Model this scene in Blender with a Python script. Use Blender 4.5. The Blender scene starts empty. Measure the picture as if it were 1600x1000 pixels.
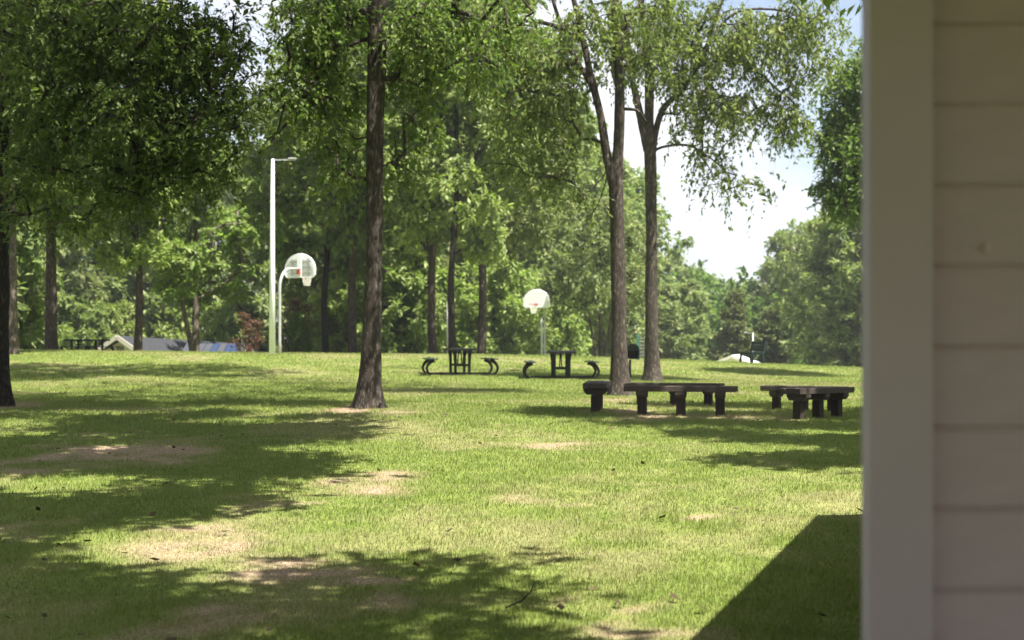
import bpy, math
import numpy as np
from mathutils import Vector, Matrix

S = bpy.context.scene
COL = S.collection
R = math.radians
EYE = 1.6

# ------------------------------------------------------------------ camera
cam_d = bpy.data.cameras.new('camera')
cam = bpy.data.objects.new('camera', cam_d); COL.objects.link(cam)
cam.location = (0, 0, EYE); cam.rotation_euler = (R(90), 0, 0)
cam_d.sensor_width = 36; cam_d.lens = 50; cam_d.shift_y = 35/1600
cam_d.clip_start = 0.05; cam_d.clip_end = 6000
cam_d.dof.use_dof = True; cam_d.dof.focus_distance = 13.5; cam_d.dof.aperture_fstop = 2.5
S.camera = cam

# ------------------------------------------------------------------ light
SUN_EL, SUN_H = R(63), (0.77, -0.64)
sun_az = math.atan2(SUN_H[0], SUN_H[1])
W = bpy.data.worlds.new('World'); S.world = W; W.use_nodes = True
nt = W.node_tree; nt.nodes.clear()
sky = nt.nodes.new('ShaderNodeTexSky'); sky.sky_type = 'NISHITA'; sky.sun_disc = False
sky.sun_elevation = SUN_EL; sky.sun_rotation = sun_az
sky.air_density = 1.0; sky.dust_density = 1.5; sky.ozone_density = 1.0
tc = nt.nodes.new('ShaderNodeTexCoord')
mp = nt.nodes.new('ShaderNodeMapping'); mp.inputs['Scale'].default_value = (1, 1, 2.6)
nz = nt.nodes.new('ShaderNodeTexNoise'); nz.inputs['Scale'].default_value = 3.1
nz.inputs['Detail'].default_value = 6; nz.inputs['Roughness'].default_value = 0.55
rp = nt.nodes.new('ShaderNodeValToRGB')
rp.color_ramp.elements[0].position = 0.36; rp.color_ramp.elements[1].position = 0.60
mx = nt.nodes.new('ShaderNodeMix'); mx.data_type = 'RGBA'
mx.inputs['B'].default_value = (6.6, 6.75, 7.2, 1)
bg = nt.nodes.new('ShaderNodeBackground'); bg.inputs['Strength'].default_value = 0.056
out = nt.nodes.new('ShaderNodeOutputWorld')
L = nt.links.new
L(tc.outputs['Generated'], mp.inputs['Vector']); L(mp.outputs[0], nz.inputs['Vector'])
L(nz.outputs['Fac'], rp.inputs['Fac']); L(rp.outputs['Color'], mx.inputs['Factor'])
L(sky.outputs[0], mx.inputs['A']); L(mx.outputs['Result'], bg.inputs['Color']); L(bg.outputs[0], out.inputs['Surface'])
sd = bpy.data.lights.new('sun', 'SUN'); sd.energy = 5.0; sd.angle = R(0.53); sd.color = (1.0, 0.95, 0.87)
sun = bpy.data.objects.new('sun', sd); COL.objects.link(sun)
SV = Vector((SUN_H[0]*math.cos(SUN_EL), SUN_H[1]*math.cos(SUN_EL), math.sin(SUN_EL)))
sun.rotation_euler = SV.to_track_quat('Z', 'Y').to_euler(); sun.location = (20, -10, 40)

S.view_settings.view_transform = 'Standard'; S.view_settings.look = 'None'
S.view_settings.exposure = 1.74; S.view_settings.gamma = 1; S.view_settings.use_curve_mapping = False
S.cycles.max_bounces = 8; S.cycles.diffuse_bounces = 4; S.cycles.glossy_bounces = 2
S.cycles.transmission_bounces = 4; S.cycles.transparent_max_bounces = 4
S.cycles.use_denoising = True
try: S.cycles.denoiser = 'OPENIMAGEDENOISE'
except Exception: pass
S.cycles.caustics_reflective = False; S.cycles.caustics_refractive = False

# ------------------------------------------------------------------ helpers
def tag(o, label, cat=None, group=None, kind=None):
    if label: o['label'] = label
    if cat: o['category'] = cat
    if group: o['group'] = group
    if kind: o['kind'] = kind
    return o

def empty(name, loc=(0, 0, 0), rz=0):
    o = bpy.data.objects.new(name, None); COL.objects.link(o)
    o.location = loc; o.rotation_euler = (0, 0, rz); o.empty_display_size = .2
    return o

def link(name, me, parent=None):
    o = bpy.data.objects.new(name, me); COL.objects.link(o)
    if parent: o.parent = parent
    return o

def copy_tree(o, parent=None):
    c = o.copy(); COL.objects.link(c)
    if parent: c.parent = parent
    for ch in list(o.children): copy_tree(ch, c)
    return c

class MB:
    def __init__(s): s.v, s.f, s.sm = [], [], []
    def add(s, vs, fs, smooth=False):
        n = len(s.v); s.v += [tuple(v) for v in vs]
        s.f += [tuple(i+n for i in f) for f in fs]; s.sm += [smooth]*len(fs); return s
    def box(s, c, d, M=None, b=0.0):
        """box with optional small chamfer b on the four long vertical/top edges"""
        hx, hy, hz = d[0]/2, d[1]/2, d[2]/2
        if b <= 0:
            vs = [Vector((x*hx, y*hy, z*hz)) for z in (-1, 1) for x, y in ((-1, -1), (1, -1), (1, 1), (-1, 1))]
            fs = [(3, 2, 1, 0), (4, 5, 6, 7), (0, 1, 5, 4), (1, 2, 6, 5), (2, 3, 7, 6), (3, 0, 4, 7)]
        else:
            vs = []
            for z, q in ((-hz, b), (-hz+b, 0), (hz-b, 0), (hz, b)):
                for x, y in ((-hx+q, -hy+q), (hx-q, -hy+q), (hx-q, hy-q), (-hx+q, hy-q)): vs.append(Vector((x, y, z)))
            fs = [(3, 2, 1, 0), (12, 13, 14, 15)]
            for k in range(3):
                for i in range(4):
                    j = (i+1) % 4; fs.append((k*4+i, k*4+j, k*4+4+j, k*4+4+i))
        if M is not None: vs = [M @ v for v in vs]
        c = Vector(c)
        return s.add([v+c for v in vs], fs)
    def tube(s, pts, rad, n=10, cap=True, smooth=True):
        pts = [Vector(p) for p in pts]
        if not hasattr(rad, '__len__'): rad = [rad]*len(pts)
        vs, fs, u = [], [], None
        for i, p in enumerate(pts):
            t = (pts[min(i+1, len(pts)-1)] - pts[max(i-1, 0)]).normalized()
            if u is None: u = t.orthogonal().normalized()
            else: u = (u - t*u.dot(t)).normalized()
            w = t.cross(u)
            for k in range(n):
                a = 2*math.pi*k/n; vs.append(p + (u*math.cos(a)+w*math.sin(a))*rad[i])
        for i in range(len(pts)-1):
            for k in range(n):
                k2 = (k+1) % n; fs.append((i*n+k, i*n+k2, i*n+n+k2, i*n+n+k))
        s.add(vs, fs, smooth)
        if cap:
            m = len(s.v)-len(vs)
            s.f += [tuple(m+k for k in reversed(range(n))), tuple(m+len(vs)-n+k for k in range(n))]; s.sm += [False, False]
        return s
    def ribbon(s, pts, w, t):
        """flat bar of width w (along y) and thickness t swept along pts in the xz plane"""
        vs, fs = [], []
        for i, (x, z) in enumerate(pts):
            a, b = pts[max(i-1, 0)], pts[min(i+1, len(pts)-1)]
            d = math.hypot(b[0]-a[0], b[1]-a[1]); nx, nz_ = -(b[1]-a[1])/d, (b[0]-a[0])/d
            tt = t[i] if hasattr(t, '__len__') else t
            for sy, sn in ((-1, -1), (1, -1), (1, 1), (-1, 1)):
                vs.append((x+nx*tt/2*sn, sy*w/2, z+nz_*tt/2*sn))
        for i in range(len(pts)-1):
            for k in range(4):
                j = (k+1) % 4; fs.append((i*4+k, i*4+j, i*4+4+j, i*4+4+k))
        n = len(vs); fs += [(3, 2, 1, 0), (n-4, n-3, n-2, n-1)]
        return s.add(vs, fs)
    def mesh(s, name, mat):
        me = bpy.data.meshes.new(name); me.from_pydata(s.v, [], s.f)
        me.polygons.foreach_set('use_smooth', s.sm); me.materials.append(mat)
        me.update(); return me
    def build(s, name, mat, parent=None):
        return link(name, s.mesh(name, mat), parent)

def np_mesh(name, verts, faces, mat, smooth=False):
    """verts (N,3), faces (M,k) arrays, all faces with k corners"""
    me = bpy.data.meshes.new(name)
    k = faces.shape[1]; m = len(faces)
    me.vertices.add(len(verts)); me.vertices.foreach_set('co', np.ascontiguousarray(verts, dtype=np.float32).ravel())
    me.loops.add(m*k); me.loops.foreach_set('vertex_index', np.ascontiguousarray(faces, dtype=np.int32).ravel())
    me.polygons.add(m); me.polygons.foreach_set('loop_start', np.arange(0, m*k, k, dtype=np.int32))
    me.polygons.foreach_set('use_smooth', np.full(m, smooth))
    me.materials.append(mat); me.update(calc_edges=True)
    return me

# ------------------------------------------------------------------ terrain
GY = [-300, -30, 0, 7.4, 12, 16, 22, 27, 32, 40, 46, 52, 56, 60, 72, 90, 120, 160, 300, 4000]
GZ = [-2.2, -1.75, -1.60, -1.55, -1.42, -1.28, -1.14, -1.12, -1.08, -.98, -.75, -.50, -.47, -.62, -1.07, -3.5, -5.5, -7, -9, -9]
CX = [-200, -40, -18.7, -8.9, 1.2, 7, 12.9, 25, 60, 200]
CZ = [1.2, .6, .19, .07, 0, -.22, -.47, -1.0, -2, -2]
_ty = np.linspace(-300, 400, 7001)
_tz = np.interp(_ty, GY, GZ)
_k = np.exp(-0.5*(np.arange(-40, 41)/14.0)**2); _k /= _k.sum()
_tz = np.convolve(np.pad(_tz, 40, mode='edge'), _k, mode='valid')
_tx = np.linspace(-200, 200, 4001); _tc = np.interp(_tx, CX, CZ)
_k2 = np.exp(-0.5*(np.arange(-60, 61)/25.0)**2); _k2 /= _k2.sum()
_tc = np.convolve(np.pad(_tc, 60, mode='edge'), _k2, mode='valid')

def vnoise(x, y, sc, seed=0):
    """smooth value noise in 0..1"""
    x = np.asarray(x, float)/sc; y = np.asarray(y, float)/sc
    xi, yi = np.floor(x).astype(np.int64), np.floor(y).astype(np.int64)
    fx, fy = x-xi, y-yi; fx = fx*fx*(3-2*fx); fy = fy*fy*(3-2*fy)
    def h(a, b):
        n = (a*374761393 + b*668265263 + seed*974634777) & 0x7fffffff
        n = ((n ^ (n >> 13))*1274126177) & 0x7fffffff
        return ((n ^ (n >> 16)) & 0xffff)/65535.0
    a = h(xi, yi)*(1-fx)+h(xi+1, yi)*fx; b = h(xi, yi+1)*(1-fx)+h(xi+1, yi+1)*fx
    return a*(1-fy)+b*fy

def G(x, y):
    x = np.asarray(x, float); y = np.asarray(y, float)
    z = np.where(y > 400, -9.0, np.interp(y, _ty, _tz))
    w = np.clip((y-30)/20, 0, 1); w = w*w*(3-2*w)
    z = z + np.interp(x, _tx, _tc)*w
    near = np.clip((60-np.abs(y))/60, 0, 1)
    z = z + near*((vnoise(x, y, 4.5, 3)-.5)*.07 + (vnoise(x, y, 1.3, 5)-.5)*.025)
    return z + EYE
def g(x, y): return float(G(x, y))
F = 2222.2
def P(px, py, Y): return Vector(((px-800)/F*Y, Y, EYE+(535-py)/F*Y))
_yy = np.linspace(3, 56, 3000); _py = 535 - (np.interp(_yy, _ty, _tz))/_yy*F
def ground_at(px, py):
    """point of the lawn seen at a pixel (near side of the crest)"""
    Y = float(np.interp(-py, -_py, _yy)); return ((px-800)/F*Y, Y)

# dry, bare patches of the lawn: (px, py, half width px, half height px, strength)
PATCH = [(340, 825, 70, 12, .9), (400, 845, 70, 16, 1), (450, 868, 60, 14, 1), (510, 892, 60, 13, .9), (580, 915, 60, 10, .8),
         (650, 932, 60, 8, .6), (545, 752, 95, 18, .9), (440, 770, 60, 8, .6), (180, 706, 150, 8, .8), (100, 700, 70, 9, .8),
         (300, 714, 90, 8, .7), (60, 818, 70, 14, .7), (870, 695, 45, 10, .55), (840, 792, 40, 8, .5), (1045, 812, 34, 10, .7),
         (940, 915, 40, 9, .5), (1000, 982, 110, 12, .75), (1120, 975, 60, 10, .6), (320, 985, 110, 18, .6), (0, 730, 40, 20, .9),
         (380, 900, 90, 20, .7), (280, 870, 110, 14, .5), (540, 637, 45, 5, .9), (640, 645, 40, 5, .6), (960, 622, 60, 6, .7),
         (1245, 652, 70, 5, .7), (1160, 650, 110, 5, .4), (1010, 650, 60, 4, .5), (940, 642, 50, 5, .7), (10, 634, 70, 6, .9), (400, 790, 80, 7, .5)]
_pp = []
for a, b, w, h, s in PATCH:
    x0, y0 = ground_at(a, b); x1, _ = ground_at(a+w, b); _, y1 = ground_at(a, b-h); _, y2 = ground_at(a, b+h)
    _pp.append((x0, y0, abs(x1-x0)*.85, max(abs(y1-y2)/2, .15)*.85, s))
def dry(x, y):
    x = np.asarray(x, float); y = np.asarray(y, float)
    wx = x + (vnoise(x, y, .9, 11)-.5)*1.1; wy = y + (vnoise(x, y, .9, 12)-.5)*1.6
    d = np.zeros_like(wx)
    for cx, cy, rx, ry, s in _pp:
        q = ((wx-cx)/rx)**2 + ((wy-cy)/ry)**2
        d = np.maximum(d, s*np.clip(1.35-q*.9, 0, 1))
    n = vnoise(x, y, 2.2, 21)*.5 + vnoise(x, y, .7, 22)*.3 + vnoise(x, y, .25, 23)*.2
    br = vnoise(x, y, .45, 24)*.4+vnoise(x, y, .16, 25)*.35+vnoise(x, y, .07, 26)*.25
    d = d*np.clip((n-.24)*3.4, .1, 1.1)*np.clip((br-.16)*2.8, .1, 1.1) + np.clip((n-.53)*1.6, 0, .30)
    return np.clip(d, 0, 1)

# ------------------------------------------------------------------ materials
def mat(name):
    m = bpy.data.materials.new(name); m.use_nodes = True
    n = m.node_tree; b = n.nodes['Principled BSDF']; return m, n, b
def ramp(n, stops):
    r = n.nodes.new('ShaderNodeValToRGB'); e = r.color_ramp.elements
    e[0].position, e[0].color = stops[0][0], (*stops[0][1], 1)
    e[1].position, e[1].color = stops[-1][0], (*stops[-1][1], 1)
    for p, c in stops[1:-1]:
        q = e.new(p); q.color = (*c, 1)
    return r
def noise(n, scale, detail=4, rough=.55, vec=None):
    t = n.nodes.new('ShaderNodeTexNoise'); t.inputs['Scale'].default_value = scale
    t.inputs['Detail'].default_value = detail; t.inputs['Roughness'].default_value = rough
    if vec is not None: n.links.new(vec, t.inputs['Vector'])
    return t
def objvec(n, scale=(1, 1, 1)):
    c = n.nodes.new('ShaderNodeTexCoord'); m = n.nodes.new('ShaderNodeMapping'); m.inputs['Scale'].default_value = scale
    n.links.new(c.outputs['Object'], m.inputs['Vector']); return m.outputs[0]
def bump(n, b, h, strength, dist):
    u = n.nodes.new('ShaderNodeBump'); u.inputs['Strength'].default_value = strength; u.inputs['Distance'].default_value = dist
    n.links.new(h, u.inputs['Height']); n.links.new(u.outputs[0], b.inputs['Normal']); return u
def mixc(n, fac, a, b_, mode='MIX'):
    m = n.nodes.new('ShaderNodeMix'); m.data_type = 'RGBA'; m.blend_type = mode
    for s, v in (('Factor', fac), ('A', a), ('B', b_)):
        if isinstance(v, (int, float)): m.inputs[s].default_value = v
        elif isinstance(v, tuple): m.inputs[s].default_value = (*v, 1)
        else: n.links.new(v, m.inputs[s])
    return m.outputs['Result']

GAIN = 1.5
def leaf_mat(name, cols, transl=.35, tcol=(1.06, 1.25, .60), rough=.5, hue=.010, spec=.22, sat=1.0):
    """cols: dark..light leaf colours; every leaf gets its own tint"""
    m, n, b = mat(name)
    geo = n.nodes.new('ShaderNodeNewGeometry'); oi = n.nodes.new('ShaderNodeObjectInfo')
    # reflected and transmitted light share the shader: scale so that each side keeps the listed colour
    cols = [tuple(min(.6, q*GAIN) for q in c) for c in cols]
    r = ramp(n, [(i/(len(cols)-1), c) for i, c in enumerate(cols)])
    n.links.new(geo.outputs['Random Per Island'], r.inputs['Fac'])
    hs = n.nodes.new('ShaderNodeHueSaturation')
    hs.inputs['Saturation'].default_value = sat
    mr = n.nodes.new('ShaderNodeMapRange'); mr.inputs['To Min'].default_value = .504-hue; mr.inputs['To Max'].default_value = .504+hue
    mv = n.nodes.new('ShaderNodeMapRange'); mv.inputs['To Min'].default_value = .82; mv.inputs['To Max'].default_value = 1.2
    n.links.new(oi.outputs['Random'], mr.inputs['Value']); n.links.new(mr.outputs[0], hs.inputs['Hue'])
    ml = n.nodes.new('ShaderNodeMath'); ml.operation = 'MULTIPLY'; ml.inputs[1].default_value = 7.31
    fr = n.nodes.new('ShaderNodeMath'); fr.operation = 'FRACT'
    n.links.new(oi.outputs['Random'], ml.inputs[0]); n.links.new(ml.outputs[0], fr.inputs[0]); n.links.new(fr.outputs[0], mv.inputs['Value'])
    n.links.new(mv.outputs[0], hs.inputs['Value']); n.links.new(r.outputs['Color'], hs.inputs['Color'])
    n.links.new(hs.outputs[0], b.inputs['Base Color'])
    b.inputs['Roughness'].default_value = rough; b.inputs['Specular IOR Level'].default_value = spec
    t = n.nodes.new('ShaderNodeBsdfTranslucent')
    n.links.new(mixc(n, 1.0, hs.outputs[0], tcol, 'MULTIPLY'), t.inputs['Color'])
    ms = n.nodes.new('ShaderNodeMixShader'); ms.inputs[0].default_value = transl
    n.links.new(b.outputs[0], ms.inputs[1]); n.links.new(t.outputs[0], ms.inputs[2])
    n.links.new(ms.outputs[0], n.nodes['Material Output'].inputs['Surface'])
    return m

def bark_mat(name, dark, light, sc=1.0):
    m, n, b = mat(name)
    v = objvec(n, (9*sc, 9*sc, 2.2*sc))
    vo = n.nodes.new('ShaderNodeTexVoronoi'); vo.feature = 'DISTANCE_TO_EDGE'; vo.inputs['Scale'].default_value = 2.2
    ns = noise(n, 2.0, 6, .65, v)
    ad = n.nodes.new('ShaderNodeVectorMath'); ad.operation = 'ADD'
    sc_ = n.nodes.new('ShaderNodeVectorMath'); sc_.operation = 'SCALE'; sc_.inputs['Scale'].default_value = 1.1
    n.links.new(ns.outputs['Color'], sc_.inputs[0]); n.links.new(v, ad.inputs[0]); n.links.new(sc_.outputs[0], ad.inputs[1])
    n.links.new(ad.outputs[0], vo.inputs['Vector'])
    r = ramp(n, [(0, tuple(c*.55 for c in dark)), (.18, dark), (.5, light)])
    n.links.new(vo.outputs['Distance'], r.inputs['Fac'])
    big = noise(n, 3.2, 8, .72, objvec(n, (1, 1, .5)))
    r2 = ramp(n, [(.30, (.5, .48, .46)), (.5, (.95, .92, .88)), (.62, (1.1, 1.08, 1.02)), (.72, (1.9, 1.9, 1.8))]); n.links.new(big.outputs['Fac'], r2.inputs['Fac'])  # large-scale mottling: pale lichen plus sun dapple put into the bark colour
    n.links.new(mixc(n, 1.0, r.outputs['Color'], r2.outputs['Color'], 'MULTIPLY'), b.inputs['Base Color'])
    b.inputs['Roughness'].default_value = .95; b.inputs['Specular IOR Level'].default_value = .15
    mm = n.nodes.new('ShaderNodeMath'); mm.operation = 'MULTIPLY_ADD'; mm.inputs[1].default_value = .5
    n.links.new(ns.outputs['Fac'], mm.inputs[0]); n.links.new(vo.outputs['Distance'], mm.inputs[2])
    bump(n, b, mm.outputs[0], .9, .03)
    return m

def paint_mat(name, col, rough=.5, var=.12, metal=0, spec=.4, grain=(1, 1, 1), scale=6, bmp=.1, **kw):
    m, n, b = mat(name)
    v = objvec(n, grain); t = noise(n, scale, 6, .6, v)
    r = ramp(n, [(.3, tuple(c*(1-var) for c in col)), (.7, tuple(min(1, c*(1+var)) for c in col))])
    n.links.new(t.outputs['Fac'], r.inputs['Fac']); n.links.new(r.outputs['Color'], b.inputs['Base Color'])
    b.inputs['Roughness'].default_value = rough; b.inputs['Metallic'].default_value = metal
    b.inputs['Specular IOR Level'].default_value = spec
    if bmp: bump(n, b, t.outputs['Fac'], bmp, .01)
    return m

M = {}
GREEN_A, GREEN_B, DRY_A, DRY_B = (.100, .148, .025), (.225, .266, .074), (.26, .19, .125), (.43, .32, .235)
def ground_mat():
    m, n, b = mat('lawn_soil')
    at = n.nodes.new('ShaderNodeAttribute'); at.attribute_name = 'dry'
    v = objvec(n)
    n1 = noise(n, 2.6, 8, .65, v); n2 = noise(n, 38, 5, .7, v)
    gcol = ramp(n, [(.3, GREEN_A), (.7, GREEN_B)]); n.links.new(n1.outputs['Fac'], gcol.inputs['Fac'])
    dcol = ramp(n, [(.3, tuple(c*.75 for c in DRY_A)), (.7, DRY_B)]); n.links.new(n2.outputs['Fac'], dcol.inputs['Fac'])
    mul = ramp(n, [(.3, (.5, .5, .45)), (.65, (1.1, 1.1, 1.1))]); n.links.new(n2.outputs['Fac'], mul.inputs['Fac'])
    c = mixc(n, at.outputs['Fac'], gcol.outputs['Color'], dcol.outputs['Color'])
    n.links.new(mixc(n, .8, c, mul.outputs['Color'], 'MULTIPLY'), b.inputs['Base Color'])
    b.inputs['Roughness'].default_value = 1; b.inputs['Specular IOR Level'].default_value = .05
    bump(n, b, n2.outputs['Fac'], .6, .03)
    return m
def grass_mat():
    m, n, b = mat('grass_blades')
    at = n.nodes.new('ShaderNodeAttribute'); at.attribute_name = 'tint'
    n.links.new(at.outputs['Color'], b.inputs['Base Color'])
    b.inputs['Roughness'].default_value = .55; b.inputs['Specular IOR Level'].default_value = .25
    t = n.nodes.new('ShaderNodeBsdfTranslucent'); n.links.new(mixc(n, 1.0, at.outputs['Color'], (1.1, 1.15, .6), 'MULTIPLY'), t.inputs['Color'])
    ms = n.nodes.new('ShaderNodeMixShader'); ms.inputs[0].default_value = .38
    n.links.new(b.outputs[0], ms.inputs[1]); n.links.new(t.outputs[0], ms.inputs[2])
    n.links.new(ms.outputs[0], n.nodes['Material Output'].inputs['Surface'])
    return m
M['soil'] = ground_mat(); M['grass'] = grass_mat()
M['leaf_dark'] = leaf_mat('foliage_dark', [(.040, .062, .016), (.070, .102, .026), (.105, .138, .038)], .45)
M['leaf_mid'] = leaf_mat('foliage_mid', [(.050, .076, .020), (.088, .122, .032), (.135, .160, .046)], .45)
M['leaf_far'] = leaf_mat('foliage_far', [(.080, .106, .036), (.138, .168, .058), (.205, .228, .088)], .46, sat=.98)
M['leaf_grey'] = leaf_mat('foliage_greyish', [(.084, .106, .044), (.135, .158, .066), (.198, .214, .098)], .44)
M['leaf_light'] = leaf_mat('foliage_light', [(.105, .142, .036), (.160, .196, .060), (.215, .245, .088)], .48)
M['leaf_olive'] = leaf_mat('foliage_olive', [(.058, .070, .026), (.088, .102, .040), (.12, .130, .055)], .30)
M['leaf_airy'] = leaf_mat('foliage_airy', [(.060, .082, .024), (.105, .132, .038), (.17, .185, .058)], .48)
M['red_leaf'] = leaf_mat('red_blossom', [(.05, .065, .025), (.07, .07, .03), (.10, .045, .03), (.16, .045, .038)], .3, (1.2, .7, .5))
M['bark'] = bark_mat('bark_grey_brown', (.068, .057, .049), (.19, .164, .142))
M['bark_dark'] = bark_mat('bark_dark', (.030, .025, .021), (.085, .072, .062))
M['bark_pale'] = bark_mat('bark_pale', (.12, .10, .085), (.30, .255, .22), .7)
M['bark_far'] = bark_mat('bark_far', (.07, .055, .046), (.17, .14, .12), .6)
M['bark_white'] = bark_mat('bark_white', (.30, .27, .24), (.55, .52, .48), .8)
M['timber'] = paint_mat('weathered_dark_timber', (.060, .047, .039), .85, .35, grain=(1.5, 9, 9), scale=5, bmp=.5, spec=.2)
M['timber_end'] = paint_mat('sawn_timber_posts', (.034, .025, .020), .9, .35, grain=(9, 9, 1.5), scale=5, bmp=.5, spec=.2)
M['green_coat'] = paint_mat('dark_green_plastic_coating', (.006, .018, .016), .5, .2, scale=20, spec=.3)
M['black_coat'] = paint_mat('black_powder_coating', (.004, .0045, .005), .55, .2, scale=20, spec=.25)
M['white_paint'] = paint_mat('white_paint_outdoor', (.76, .77, .80), .5, .06, scale=3)
M['galv'] = paint_mat('galvanised_steel', (.40, .40, .39), .45, .12, metal=.35, scale=5)
M['board'] = paint_mat('backboard_white', (.80, .81, .84), .4, .04, scale=3)
M['rim_red'] = paint_mat('rim_red', (.45, .06, .04), .45, .15)
M['net'] = paint_mat('net_cord', (.72, .70, .66), .9, .08)
M['cast'] = paint_mat('cast_iron_black', (.010, .010, .010), .6, .3, scale=18)
M['green_metal'] = paint_mat('green_painted_metal', (.045, .12, .075), .5, .15)
M['grey_slat'] = paint_mat('grey_slat', (.22, .22, .21), .7, .2)
M['siding'] = paint_mat('siding_paint', (.385, .302, .336), .55, .10, scale=2.5, grain=(1, 3, 3), bmp=.06)
M['trim'] = paint_mat('trim_paint', (.375, .308, .345), .5, .04, scale=2, bmp=.05)
M['caulk'] = paint_mat('caulk_gap', (.44, .33, .34), .8, .1)
M['roofing'] = paint_mat('roof_shingle', (.16, .16, .165), .9, .25, scale=14, bmp=.4)
M['soffit'] = paint_mat('soffit_board', (.30, .24, .19), .7, .08)
M['concrete'] = paint_mat('concrete', (.20, .19, .18), .9, .12, scale=4, bmp=.2)
M['shingle_grey'] = paint_mat('house_roof_grey', (.038, .040, .044), .95, .15, scale=6, bmp=.2, spec=.06)
M['house_wall'] = paint_mat('house_wall_tan', (.55, .50, .44), .8, .06)
M['house_trim'] = paint_mat('house_fascia_cream', (.50, .46, .40), .6, .05)
M['house_white'] = paint_mat('house_white', (.80, .80, .80), .6, .04)
M['solar'] = paint_mat('blue_metal_roof', (.020, .034, .075), .6, .25, spec=.2, metal=0, scale=1.5, grain=(1, .2, 1), bmp=0)
M['glass_roof'] = paint_mat('pale_metal_roof', (.048, .053, .062), .6, .15, spec=.2, metal=0, scale=2)
M['dead_leaf'] = leaf_mat('fallen_leaf', [(.034, .024, .012), (.062, .045, .023), (.125, .095, .055)], .15, (1.1, .9, .5), .8)
M['vent'] = paint_mat('vent_dark', (.12, .12, .13), .7, .1)

# ------------------------------------------------------------------ ground sheet
HAZE = 0.00042
def grow(a, b, n): return np.sign(b-a)*np.geomspace(abs(.6), abs(b-a), n)+a
xs = np.concatenate([grow(-26, -1500, 26)[::-1], np.arange(-26, 26.01, .25), grow(26, 1500, 26)])
ys = np.concatenate([grow(-3, -500, 15)[::-1], np.arange(-3, 60.01, .22), grow(60, 2200, 32)])
XX, YY = np.meshgrid(xs, ys)
gv = np.stack([XX, YY, G(XX, YY)], -1).reshape(-1, 3)
nx, ny = len(xs), len(ys)
ii = (np.arange(ny-1)[:, None]*nx + np.arange(nx-1)[None, :]).ravel()
gf = np.stack([ii, ii+1, ii+nx+1, ii+nx], -1)
gm = np_mesh('lawn', gv, gf, M['soil'], True)
att = gm.attributes.new('dry', 'FLOAT', 'POINT'); att.data.foreach_set('value', dry(gv[:, 0], gv[:, 1]).astype(np.float32))
ground = link('lawn', gm); tag(ground, 'green mown lawn rising to a low crest', 'lawn', kind='structure')

# ------------------------------------------------------------------ building on the right
BDIR = Vector((.334, .943, 0)); CORN = (.774, 3.1)
bld = empty('building', (CORN[0], CORN[1], g(*CORN)))
tag(bld, 'pale lap sided building corner with wide trim board at right edge', 'building')
def bchild(mb, name, m):
    o = mb.build(name, M[m], bld); o.matrix_parent_inverse = Matrix.Translation(-Vector(bld.location)); return o
GB = g(*CORN)
def side(t, off=0):  # point along the slanted side wall
    return (CORN[0]+.03+off+BDIR.x*t, CORN[1]+.05+BDIR.y*t)
a0, a1 = side(0), side(7.9)
foot = [a0, (8.5, a0[1]), (8.5, a1[1]), a1]
mb = MB(); zb, zt = -.3, 2.52
mb.add([(x, y, zb) for x, y in foot]+[(x, y, zt) for x, y in foot], [(0, 1, 5, 4), (1, 2, 6, 5), (2, 3, 7, 6), (3, 0, 4, 7), (4, 5, 6, 7)])
bchild(mb, 'wall_core', 'caulk')
TW = .137
mb = MB(); mb.box((CORN[0]+TW/2, CORN[1]+.012, 1.15), (TW, .07, 2.75), None, .004); bchild(mb, 'trim_board', 'trim')
c0 = side(.09, .012)
mb = MB(); mb.box((c0[0], c0[1], 1.15), (.028, .13, 2.75), Matrix.Rotation(-math.atan2(BDIR.x, BDIR.y), 3, 'Z'), .003); bchild(mb, 'trim_board', 'trim')
SP = .1785; z0 = 1.586-9*SP
brd = None
x0b, x1b = CORN[0]+TW+.011, 8.4
for k in range(15):
    zc = z0+k*SP
    if zc+SP > 2.5: break
    if brd is None:
        m_ = MB(); yb = CORN[1]+.05
        pr = [(yb-.008, SP-.004), (yb-.018, .012), (yb-.012, .004), (yb, .004), (yb, SP-.004)]
        vs = [(x0b, y, z) for y, z in pr]+[(x1b, y, z) for y, z in pr]
        fs = [(i, (i+1) % 5, (i+1) % 5+5, i+5) for i in range(5)]+[(4, 3, 2, 1, 0), (5, 6, 7, 8, 9)]
        m_.add(vs, fs); brd = m_.mesh('siding_board', M['siding'])
    o = link('siding_board', brd, bld); o.location = (0, 0, zc); o.matrix_parent_inverse = Matrix.Translation(-Vector(bld.location))
mb = MB(); kp = P(1545, 387, 3.12); mb.tube([(kp.x, CORN[1]+.020, kp.z), (kp.x, CORN[1]+.05, kp.z)], .011, 12); bchild(mb, 'nail_head', 'caulk')
# side wall boards (left flank, seen only from another place)
ang = -math.atan2(BDIR.x, BDIR.y)
brd2 = None
for k in range(15):
    zc = z0+k*SP
    if zc+SP > 2.5: break
    if brd2 is None:
        mm = MB(); pr = [(.002, SP+.012), (-.022, .010), (-.020, 0), (.002, 0)]
        vs = [(x, .17, z) for x, z in pr]+[(x, 7.9, z) for x, z in pr]
        mm.add(vs, [(i, i+4, (i+1) % 4+4, (i+1) % 4) for i in range(4)]+[(0, 1, 2, 3), (7, 6, 5, 4)])
        brd2 = mm.mesh('siding_board', M['siding'])
    o = link('siding_board', brd2, bld); o.location = (a0[0]-bld.location.x, a0[1]-bld.location.y, zc-bld.location.z); o.rotation_euler = (0, 0, ang)
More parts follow.
